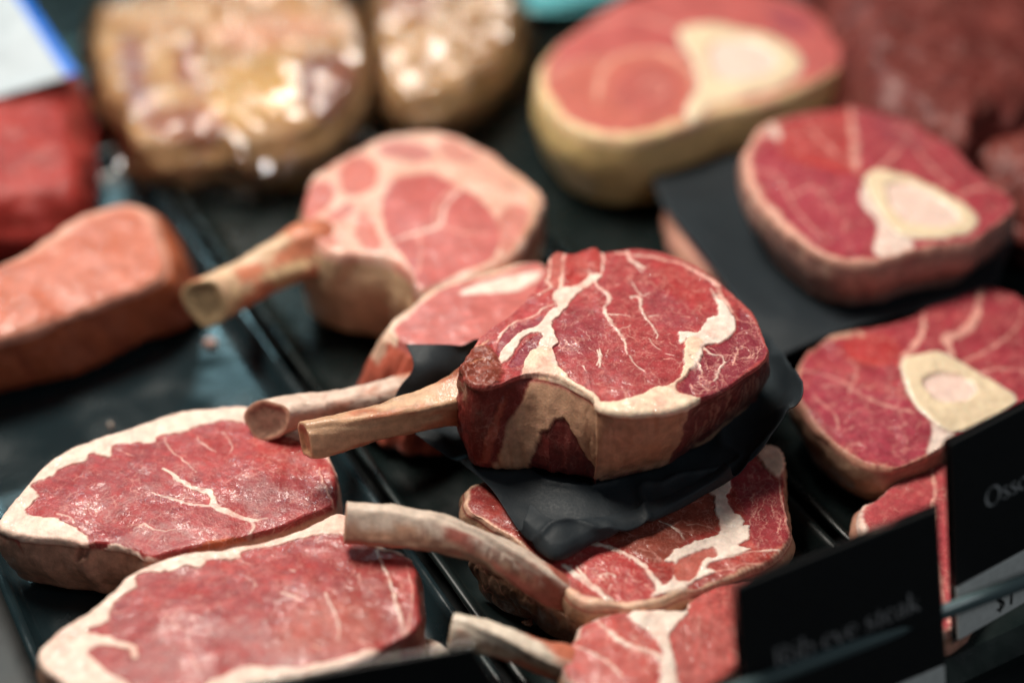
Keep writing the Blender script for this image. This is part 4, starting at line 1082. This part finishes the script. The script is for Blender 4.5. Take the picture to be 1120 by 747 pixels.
shank(o12, .040, .032, 'shank slice with a big bone and a pink marrow dot, beside the price tag', 92,
      [(985, 402), (1000, 392), (1030, 391), (1058, 402), (1085, 418), (1108, 434), (1106, 446), (1085, 460), (1055, 472), (1030, 470), (1008, 455), (992, 430)],
      [(1010, 420), (1030, 410), (1055, 415), (1068, 428), (1058, 440), (1030, 443), (1014, 434)], p12,
      lambda s: s.sidebase(np.array([.42, .25, .17]), np.array([.26, .13, .09]), np.array([.2, .05, .04]), red=.1, streak=.012), er=.002, er2=.006, bulge=.003, flare=-.004, dome=.002, rel=.0014, wob=.0014, swell=.002)

o13 = [(585, 92), (592, 66), (610, 46), (634, 30), (654, 12), (690, -6), (740, -16), (800, -16), (850, -8), (886, 6), (912, 30), (926, 52), (924, 70), (902, 86), (878, 98), (856, 107), (828, 116), (790, 124), (745, 140), (712, 150), (680, 153), (648, 149), (620, 139), (600, 120)]


def p13(s):
    s.base(np.array([.52, .12, .11]), np.array([.40, .075, .08]), PINK, fib=20, amt=.5)
    s.region([(600, 90), (640, 70), (720, 60), (765, 80), (768, 110), (740, 130), (690, 142), (640, 135), (608, 115)], np.array([.54, .15, .11]), .8, 4)
    s.region([(680, 85), (715, 75), (740, 92), (735, 120), (700, 128), (672, 110)], np.array([.46, .11, .10]), .7, 3)
    s.seam([(652, 115, 5), (658, 85, 8), (680, 65, 8), (720, 62, 8), (755, 82, 8), (760, 108, 5)], col=np.array([.76, .38, .28]), amt=.95); s.seam([(700, 100, 3), (715, 92, 4), (728, 102, 3), (715, 114, 3)], col=FATP, amt=.7); s.seam([(600, 85, 12), (625, 72, 8), (660, 70, 5)], col=np.array([.7, .35, .26]), amt=.7)
    s.region([(840, 10), (880, 20), (885, 38), (850, 36)], PURP * [1, 1.4, 1.4], .6, 10)
    s.seam([(645, 30, 5), (690, 22, 6), (735, 35, 10)], col=FATP, amt=.6)
    s.rimband([(585, 92, 12), (610, 46, 6), (654, 12, 3), (800, -16, 3), (912, 30, 5), (924, 70, 4), (878, 98, 10), (790, 124, 14), (712, 150, 13), (648, 149, 12), (600, 120, 12)], np.array([.80, .58, .32]), .95, 1.5)


shank(o13, .066, .058, 'large pale shank slice with a yellow fat rim and cream bone, blurred at the top', 95,
      [(742, 38), (774, 32), (808, 36), (842, 44), (868, 58), (876, 76), (853, 95), (810, 108), (776, 118), (756, 136), (752, 118), (764, 100), (760, 76), (748, 58)],
      [(780, 52), (820, 50), (850, 66), (840, 84), (800, 92), (776, 80)], p13,
      lambda s: s.sidebase(np.array([.92, .66, .30]), np.array([.74, .48, .18]), np.array([.46, .16, .08]), red=-.02, streak=.014), er=.006, er2=.010, bulge=.004, flare=-.006, dome=.004)

o15 = [(939, 572), (943, 552), (960, 543), (985, 520), (1010, 507), (1035, 503), (1062, 518), (1080, 560), (1085, 610), (1065, 665), (1040, 690), (1015, 690), (985, 670), (955, 625)]


def p15(s):
    s.base(np.array([.46, .07, .08]), RED, PINK, amt=.5); s.rimband([(939, 572, 8), (960, 543, 3), (985, 520, 0), (1010, 507, 0), (1080, 560, 0), (1025, 770, 4), (955, 625, 7)], FAT, .9, 1.2)
    s.seam([(1020, 510, 3), (1022, 540, 5), (1020, 600, 5), (1040, 680, 6)], col=FATP, amt=.8)


r9 = empty('steak_slice', base_of(o15, .02, .004), 'small red meat slice showing between the two upright black tags', 'steak')
s = Slab(o15, .030, .026, N=220, M=60, K=14, er=.004, seed=97); p15(s); s.sidebase(np.array([.6, .3, .22]), TAN, MEAT_D); s.build(r9, M_BEEF)
# ================================================================== dark roasts, top right
def lump(name, outline, z, th, label, cat, seed, c1, c2, c3, mat, rel=.004, dm=.15, er=None, er2=None, group=None, extra=None, parts=None, N=240, M=70, amt=.8):
    r = empty(name, base_of(outline, z, z - th), label, cat, group)
    s = Slab(outline, z, th, N=N, M=M, K=24, er=er or th * .4, er2=er2 or th * .3, bulge=.004, dome=th * dm, rel=rel, seed=seed, wob=.002)
    s.base(c1, c2, c3, amt=amt)
    if extra: extra(s)
    s.relief += fbm(s.p3, .035, 3, seed + 60) * rel * 1.5
    s.build(r, mat, parts or {})
    return r, s


def rx(s):
    s.veins([(900, -20), (1100, -20), (1150, 180), (1000, 150), (930, 60)], 24, 40, 4, 60, 160, np.array([.42, .14, .11]), .3)


lump('beef_roast', [(892, -60), (905, -10), (918, 30), (932, 70), (950, 98), (985, 118), (1015, 138), (1060, 150), (1090, 120), (1130, 110), (1180, 60), (1180, -60), (1080, -90), (960, -90)], .085, .08,
     'large dark red boneless beef roast in the top right corner', 'roast', 101, np.array([.13, .022, .018]), np.array([.05, .008, .007]), np.array([.21, .048, .038]), M_LUMP, extra=rx, rel=.003)
lump('beef_roast', [(1050, 160), (1075, 138), (1105, 120), (1140, 112), (1190, 130), (1200, 190), (1150, 222), (1118, 212), (1090, 196), (1065, 182)], .06, .055,
     'smaller dark red beef roast at the right edge, behind the round shank slice', 'roast', 103, np.array([.15, .027, .022]), np.array([.07, .012, .010]), np.array([.25, .065, .05]), M_LUMP)

# ================================================================== film-wrapped cuts at the back
SK = np.array([.56, .33, .15]); SKL = np.array([.72, .47, .27]); SKD = np.array([.36, .15, .09])


def wrapped(outline, z, th, label, seed, extra):
    r, s = lump('wrapped_joint', outline, z, th, label, 'wrapped joint', seed, SK, SKD, SKL, M_WRAPPED, rel=.0018, dm=.04, er=th * .32, extra=extra, group='film-wrapped joints at the back', parts={'meat': ('joint', None)}, amt=.6)
    o = np.asarray(outline, float); c = o.mean(0); o2 = c + (o - c) * 1.03
    f = Slab(o2, z + .004, th + .003, N=300, M=90, K=24, er=th * .32, er2=th * .25, bulge=.004, dome=th * .04, rel=.0, seed=seed + 1, wob=.003)
    f.relief += fbm(f.p3, .035, 3, seed + 60) * .006
    f.relief += (1 - np.abs(fbm(np.c_[f.p3[:, 0] * .6 + f.p3[:, 1], f.p3[:, 1] * .35, f.p3[:, 2] * .3], .014, 3, seed + 5))) ** 4 * .0055
    f.build(r, m_film, {'meat': ('plastic_wrap', None)})
    return r


def w1(s):
    R1 = np.array([.30, .09, .075])
    s.region([(132, 52), (142, 40), (158, 60), (160, 92), (170, 118), (150, 124), (138, 100)], R1 * [1, 1.5, 1.8], .85, 5)
    s.region([(198, 52), (222, 44), (216, 66), (206, 92), (194, 86)], R1, .9, 3); s.region([(215, 78), (226, 70), (222, 104), (212, 112)], R1 * .9, .7, 4)
    s.region([(150, 130), (200, 118), (245, 122), (240, 142), (180, 148)], R1 * [1.1, 1.1, .8], .8, 6)
    s.region([(322, 78), (338, 64), (372, 58), (390, 74), (372, 112), (338, 124)], R1 * [.7, .8, .8], .9, 5); s.region([(345, 84), (372, 76), (368, 96), (348, 104)], SKD, .8, 4)
    s.region([(232, 38), (290, 22), (345, 20), (380, 34), (330, 46), (262, 60)], np.array([.76, .38, .24]), .7, 7)
    s.region([(246, 82), (300, 62), (316, 90), (312, 122), (252, 134), (238, 110)], np.array([.70, .42, .13]), .8, 6)
    for a, b in (((204, 40), (236, 128)), ((224, 36), (250, 96)), ((312, 44), (322, 118)), ((176, 46), (186, 124))):
        s.seam([a + (3,), ((a[0] + b[0]) / 2 + 5, (a[1] + b[1]) / 2, 7), b + (4,)], col=np.array([.78, .52, .26]), amt=.8, rel=.0015, frill=False)


wr1 = wrapped([(102, 14), (112, 0), (180, -14), (260, -24), (340, -26), (386, 0), (398, 50), (388, 96), (362, 122), (322, 142), (272, 150), (235, 144), (188, 152), (150, 152), (136, 142), (134, 112), (108, 92), (102, 60)], .050, .044,
        'large tan joint sealed in shiny clear film, at the upper left', 111, w1)
sheet('film_fold', [[(136, 164, .030), (180, 166, .034), (230, 156, .036), (280, 166, .036), (330, 152, .034), (384, 122, .03)],
                    [(126, 184, .024), (180, 184, .028), (232, 176, .026), (282, 190, .028), (334, 176, .024), (392, 142, .024)],
                    [(140, 196, .020), (184, 196, .018), (236, 188, .020), (286, 204, .018), (330, 190, .018), (388, 156, .02)]], m_film, None, None, parent=wr1, wr=.006, sub=12)
wrapped([(412, -30), (470, -45), (540, -40), (566, -5), (560, 40), (535, 66), (505, 88), (470, 100), (440, 98), (420, 84), (414, 50)], .052, .046,
        'tan joint in clear film at the top centre, beside the bowl', 121,
        lambda s: s.region([(420, -10), (470, -10), (475, 20), (430, 25)], np.array([.42, .18, .12]), .7, 10))

# packet with a printed label, top left
po = [(-120, 60), (-60, 50), (40, 48), (80, 70), (90, 110), (92, 170), (84, 208), (40, 218), (-40, 222), (-120, 200)]
rp, sp = lump('meat_packet', po, .055, .05, 'tray of bright red meat under a white label with a blue edge, top left corner', 'meat packet', 131, np.array([.32, .03, .024]), np.array([.12, .014, .012]), np.array([.44, .075, .06]), M_WRAPPED, rel=.003,
              parts={'meat': ('red_meat', None)})
pr = [(-130, 40), (95, 45), (110, 218), (105, 228), (-20, 236), (-140, 236)]
P3 = [at(x, y, .012) for x, y in pr]; P0 = [at(x, y, .0) for x, y in pr]
n6 = len(pr)
mesh_obj('foam_tray', np.array(P3 + P0 + [p + np.array([0, 0, .004]) for p in P3]),
         [tuple(range(n6))[::-1], tuple(range(n6, 2 * n6))] + [(i, (i + 1) % n6, n6 + (i + 1) % n6, n6 + i) for i in range(n6)], plastic('tray_teal', (.035, .075, .085), .25, .6, 0, 40), rp, False)
lc = [at(-80, -40, .10), at(22, -14, .10), at(86, 80, .072), at(-10, 108, .068)]


def quad_card(name, c4, th, mat, parent, push=0.0, bev=.0006):
    c4 = np.array(c4); n = np.cross(c4[1] - c4[0], c4[3] - c4[0]); n /= np.linalg.norm(n)
    if n @ (EYE - c4[0]) < 0: n = -n
    fr = c4 + n * push; bk = fr - n * th
    v = np.vstack([fr, bk]); f = [(0, 1, 2, 3), (7, 6, 5, 4)] + [(i, i + 4, (i + 1) % 4 + 4, (i + 1) % 4) for i in range(4)]
    o = mesh_obj(name, v, f, mat, parent, False); bm_fix(o.data)
    if bev:
        m = o.modifiers.new('bevel', 'BEVEL'); m.width = bev; m.segments = 2
    return o


def lerp4(c4, u, v):
    c4 = np.array(c4); return (c4[0] * (1 - u) + c4[1] * u) * (1 - v) + (c4[3] * (1 - u) + c4[2] * u) * v


def sub4(c4, u0, u1, v0, v1):
    return [lerp4(c4, u0, v0), lerp4(c4, u1, v0), lerp4(c4, u1, v1), lerp4(c4, u0, v1)]


quad_card('label', lc, .0015, plastic('label_paper', (.46, .52, .56), .5, .3), rp)
quad_card('label_edge', sub4(lc, .86, 1.0, 0.0, 1.0), .0008, m_blue, rp, .0006, .0003)

# scraps left on the tray
for px, py, sz, lab in ((189, 455, 5, 'tiny white fat crumb on the left tray, just behind the farther boneless steak'), (231, 371, 6, 'tiny pink crumb on the left tray, below the tip of the pale chop bone'),
                        (120, 462, 3, 'tiniest pale crumb on the left tray, between the loin block and the farther boneless steak')):
    out = [(px + sz * (1 + .3 * math.sin(3 * a + px)) * math.cos(a), py + sz * .6 * (1 + .3 * math.cos(2 * a + py)) * math.sin(a)) for a in np.linspace(0, 2 * pi, 9)[:-1]]
    cs = Slab(out, .0075, .0052, N=40, M=12, K=6, er=.002, er2=.0015, seed=int(px), wob=.0005, bulge=.0004)
    cs.base(FATW if py > 400 else FATP, FAT, FATW); cs.fat[:] = 1
    cp = base_of(out, .007, .0025); eo = empty('root', cp, 'x', 'x')
    ob = cs.build(eo, M_SOFT, {'meat': ('meat_crumb', None)})['meat']
    ob.parent = None; ob.location = cp; bpy.data.objects.remove(eo); tag(ob, lab, 'crumb', 'crumbs on the left tray')

# bowl rim at the top
bc = at(604, -30, .024)
prof = [(0.0, .004), (.03, .004), (.046, .008), (.056, .019), (.060, .023), (.0635, .024), (.066, .023), (.065, .021), (.060, .019), (.040, .003), (.030, 0), (0, 0)]
V, F_ = [], []
n = 64
for r, z in prof:
    for k in range(n):
        a = 2 * pi * k / n; V.append((bc[0] + max(r, .0003) * math.cos(a), bc[1] + max(r, .0003) * math.sin(a), z))
for i in range(len(prof) - 1):
    for k in range(n): F_.append((i * n + k, i * n + (k + 1) % n, (i + 1) * n + (k + 1) % n, (i + 1) * n + k))
bo = mesh_obj('serving_bowl', V, F_, plastic('teal_glaze', (.14, .46, .50), .14, .6, .1, 30, 0, .5), None, True); bm_fix(bo.data)
tag(bo, 'teal glossy bowl rim cut off by the top edge, behind the large pale shank slice', 'bowl')

# ================================================================== tags
def glyph_ribbon(strokes, org, ex, ey, nrm, size, mat, parent, name, lift=.0004, close=()):
    """strokes: list of [(x, y, width)] in em units, drawn as a flat ribbon a hair proud of the card"""
    V, Fc = [], []
    for st in strokes:
        q = catmull(np.array(st, float), 8, False)
        t = np.gradient(q[:, :2], axis=0); t /= np.linalg.norm(t, axis=1, keepdims=True) + 1e-9
        nv = np.c_[-t[:, 1], t[:, 0]]
        a = q[:, :2] + nv * q[:, 2:3] / 2; b = q[:, :2] - nv * q[:, 2:3] / 2
        k0 = len(V)
        for p in np.vstack([a, b]): V.append(org + (ex * p[0] + ey * p[1]) * size + nrm * lift)
        m = len(q)
        for i in range(m - 1): Fc.append((k0 + i, k0 + i + 1, k0 + m + i + 1, k0 + m + i))
    return mesh_obj(name, np.array(V), Fc, mat, parent, False)


def ring(cx, cy, rx_, ry_, thick, thin, tilt=.35):
    out = []
    for i in range(25):
        a = 2 * pi * i / 24
        out.append((cx + rx_ * math.cos(a), cy + ry_ * math.sin(a), thin + (thick - thin) * abs(math.cos(a - tilt)) ** 1.5))
    return [out]


def g_o(x): return ring(x + .23, .22, .19, .21, .085, .02), .50
def g_O(x): return ring(x + .36, .34, .31, .34, .10, .022), .78
def g_s(x):
    return [[(x + .29, .36, .02), (x + .24, .43, .03), (x + .14, .44, .04), (x + .06, .37, .06), (x + .09, .29, .08), (x + .20, .21, .09), (x + .29, .14, .07), (x + .27, .04, .05), (x + .16, .0, .03), (x + .05, .03, .03), (x + .02, .11, .02)]], .37
def stem(x, y0, y1, w=.09): return [(x, y0, w), (x, (y0 + y1) / 2, w), (x, y1, w)]
def g_B(x): return [stem(x + .12, 0, .68), [(x + .02, .67, .03), (x + .3, .67, .03), (x + .46, .60, .07), (x + .46, .44, .07), (x + .3, .36, .03), (x + .12, .36, .03)], [(x + .3, .36, .03), (x + .52, .28, .07), (x + .52, .1, .08), (x + .34, .01, .03), (x + .02, .01, .03)]], .66
def g_u(x): return [[(x + .02, .43, .03), (x + .10, .42, .08), (x + .10, .12, .08), (x + .18, .01, .05), (x + .30, .04, .03), (x + .38, .14, .03)], stem(x + .39, 0, .43)], .52
def g_c(x): return [[(x + .37, .34, .05), (x + .3, .42, .03), (x + .2, .43, .03), (x + .07, .33, .07), (x + .05, .2, .085), (x + .11, .06, .06), (x + .24, .0, .03), (x + .37, .08, .02)]], .42
def g_R(x): return [stem(x + .12, 0, .68), [(x + .02, .67, .03), (x + .3, .67, .03), (x + .47, .59, .08), (x + .46, .42, .08), (x + .3, .34, .03), (x + .12, .34, .03)], [(x + .28, .34, .05), (x + .42, .14, .09), (x + .62, .0, .07)]], .66
def g_i(x): return [stem(x + .12, 0, .43), [(x + .12, .57, .08), (x + .12, .64, .08)]], .25
def g_b(x): return [stem(x + .1, 0, .7), *ring(x + .27, .21, .17, .21, .08, .02)], .5
def g_e(x): return [[(x + .06, .25, .02), (x + .36, .25, .02), (x + .33, .38, .05), (x + .21, .44, .03), (x + .08, .35, .07), (x + .05, .2, .085), (x + .12, .06, .06), (x + .24, .0, .03), (x + .38, .09, .02)]], .42
def g_y(x): return [[(x + .02, .43, .09), (x + .12, .22, .09), (x + .22, .02, .08)], [(x + .40, .43, .03), (x + .24, .05, .03), (x + .14, -.17, .04), (x + .03, -.18, .07)]], .43
def g_t(x): return [[(x + .13, .58, .03), (x + .13, .3, .08), (x + .14, .06, .07), (x + .21, .0, .04), (x + .29, .04, .02)], [(x + .02, .42, .03), (x + .28, .42, .03)]], .31
def g_a(x): return [[(x + .06, .34, .05), (x + .16, .43, .04), (x + .29, .36, .08), (x + .29, .12, .08), (x + .34, .01, .05), (x + .40, .04, .02)], [(x + .29, .26, .03), (x + .1, .18, .06), (x + .06, .08, .07), (x + .14, .0, .04), (x + .28, .08, .02)]], .43
def g_k(x): return [stem(x + .1, 0, .7), [(x + .38, .43, .03), (x + .16, .22, .03)], [(x + .2, .26, .05), (x + .30, .12, .09), (x + .44, .0, .06)]], .46
def g_sp(x): return [], .26
def g_dol(x): return [[(x + .38, .55, .07), (x + .24, .62, .08), (x + .1, .54, .09), (x + .14, .40, .09), (x + .32, .30, .09), (x + .38, .16, .09), (x + .24, .06, .08), (x + .08, .12, .07)], [(x + .24, .72, .06), (x + .24, .34, .06), (x + .24, -.05, .06)]], .52
def g_1(x): return [[(x + .06, .54, .06), (x + .2, .66, .08), (x + .2, .34, .09), (x + .2, .02, .09)]], .40


def word(gl, org, ex, ey, nrm, size, mat, parent, name, slant=.0):
    x, st = 0, []
    for g in gl:
        a, adv = g(x); st += a; x += adv
    st = [[(px + slant * py, py, w) for px, py, w in s_] for s_ in st]
    return glyph_ribbon(st, np.array(org), ex, ey, nrm, size, mat, parent, name)


def tag_card(c4, split, label, words, price=None):
    """c4: TL TR BR BL in space, split = where the black ends"""
    c4 = np.array(c4); n = np.cross(c4[3] - c4[0], c4[1] - c4[0]); n /= np.linalg.norm(n)
    if n @ (EYE - c4[0]) < 0: n = -n
    b = c4.mean(0); b[2] = c4[:, 2].min()
    r = empty('price_tag', tuple(map(float, b)), label, 'price tag', 'black price tags along the front')
    quad_card('card', sub4(c4, 0, 1, 0, split), .0016, m_card, r)
    if split < 1: quad_card('price_strip', sub4(c4, 0, 1, split + .004, 1), .0016, m_white, r)
    quad_card('sleeve', sub4(c4, -.02, 1.02, -.015, 1.02), .0006, m_sleeve, r, -.0022, .0002)
    ex = c4[1] - c4[0]; ex /= np.linalg.norm(ex); ey = c4[0] - c4[3]; ey /= np.linalg.norm(ey)
    for gl, u, v, size, mat, name, sl in words:
        word(gl, lerp4(c4, u, v), ex, ey, n, size, mat, r, name, sl)
    return r


def vtag(p, q, z, h):
    a, b = at(p[0], p[1], z), at(q[0], q[1], z)
    off = D1 * h * .30 - np.array([0, 0, h])
    return [a, b, b + off, a + off]


c = vtag((1040, 485), (1120, 445), .13, .100)
a, b = np.array(c[0]), np.array(c[1]); w = b - a; L = .098 / np.linalg.norm(w)
off = np.array(c[3]) - a; c = [a, a + w * L, a + w * L + off, a + off]
tag_card(c, .72, 'black price tag lettered Osso with a white price strip, at the right edge', [
    ([g_O, g_s, g_s, g_o, g_sp, g_B, g_u, g_c, g_o], .20, .40, .0140, m_ink, 'lettering', .0), ([g_dol, g_1], .24, .965, .0150, m_black, 'price_figures', .1)])
c = vtag((805, 642), (1026, 556), .115, .098)
tag_card(c, .80, 'blurred black price tag reading Rib eye steak, in front of the bone-in steaks', [([g_R, g_i, g_b, g_sp, g_e, g_y, g_e, g_sp, g_s, g_t, g_e, g_a, g_k], .14, .46, .0150, plastic('faint_ink', (.34, .345, .345), .5, .3), 'lettering', .0)])
c = [at(268, 752, .082), at(517, 707, .094), at(566, 790, .05), at(300, 860, .035)]
tag_card(c, 1.0, 'blank top of a tilted black tag at the bottom edge, left of the other tags', [])

# rail of clear plastic that holds the tags
a, b = at(800, 757, .070), at(1045, 664, .058); d = (b - a) / np.linalg.norm(b - a)
V, F_ = [], []
for k, t in enumerate((-.02, .36)):
    for j in range(16):
        an = 2 * pi * j / 16; u = np.cross(d, [0, 0, 1]); u /= np.linalg.norm(u)
        V.append(a + d * t + u * .0032 * math.cos(an) + np.array([0, 0, 1]) * .0042 * math.sin(an))
for j in range(16): F_.append((j, (j + 1) % 16, 16 + (j + 1) % 16, 16 + j))
F_ += [tuple(range(16))[::-1], tuple(range(16, 32))]
ra = mesh_obj('tag_rail', V, F_, plastic('rail_plastic', (.10, .15, .16), .14, .6, 0, 20, 0, .4), None, True); bm_fix(ra.data)
g0, g1 = np.array([a[0], a[1], 0]) - D2 * .02, np.array([a[0], a[1], 0]) + D2 * .36
V = [p + D1 * s_ + np.array([0, 0, z_]) for p in (g0, g1) for s_, z_ in ((-.034, .001), (.006, .001), (.006, .008), (-.004, .016), (-.034, .016))]
rb = mesh_obj('rail_base', np.array(V), [(0, 1, 2, 3, 4), (9, 8, 7, 6, 5)] + [(i, i + 5, (i + 1) % 5 + 5, (i + 1) % 5) for i in range(5)], m_tray, ra, False); bm_fix(rb.data)
tag(ra, 'grey green glossy rail crossing in front of the price tags', 'rail')

# ================================================================== lamps, world, camera
w = bpy.data.worlds.new('World'); S.world = w; w.use_nodes = True
w.node_tree.nodes['Background'].inputs[0].default_value = (.42, .52, .55, 1)
w.node_tree.nodes['Background'].inputs[1].default_value = .035


def lamp(name, loc, to, sx, sy, e, col):
    l = bpy.data.lights.new(name, 'AREA'); l.shape = 'RECTANGLE'; l.size, l.size_y, l.energy, l.color = sx, sy, e, col
    o = bpy.data.objects.new(name, l); COL.objects.link(o); o.location = loc
    o.rotation_euler = (Vector(to) - Vector(loc)).to_track_quat('-Z', 'Y').to_euler()
    return o


lamp('case_lamp', (-.42, .36, 1.36), (0, 0, 0), .75, .40, 31, (1.0, .92, .82))
lamp('case_tube', (-.72, 1.45, 1.16), (-.2, 0, 0), .6, .06, 4.6, (.48, .86, .96))
lamp('added_fill', (.9, -.9, 1.3), (.1, 0, 0), .6, .6, 3.2, (.90, .93, 1.0))  # added fill lamp, no window there; lifts the tags and camera-facing sides

cam = bpy.data.cameras.new('camera'); co = bpy.data.objects.new('camera', cam); COL.objects.link(co)
co.location = EYE; co.rotation_euler = (pi / 2 - PITCH, 0, 0)
cam.lens = LENS; cam.sensor_width = 36; cam.clip_end = 50; cam.clip_start = .02
cam.dof.use_dof = True
cam.dof.focus_distance = float((at(640, 450, .085) - EYE) @ FWD)
cam.dof.aperture_fstop = 1.6
S.camera = co
S.view_settings.view_transform = 'Standard'; S.view_settings.look = 'None'
S.view_settings.exposure = 0.0; S.view_settings.gamma = 1
S.cycles.max_bounces = 8; S.cycles.transparent_max_bounces = 12
S.cycles.use_denoising = True
S.cycles.sample_clamp_indirect = 4
for o in S.objects:
    if 'world_base' in o: del o['world_base']
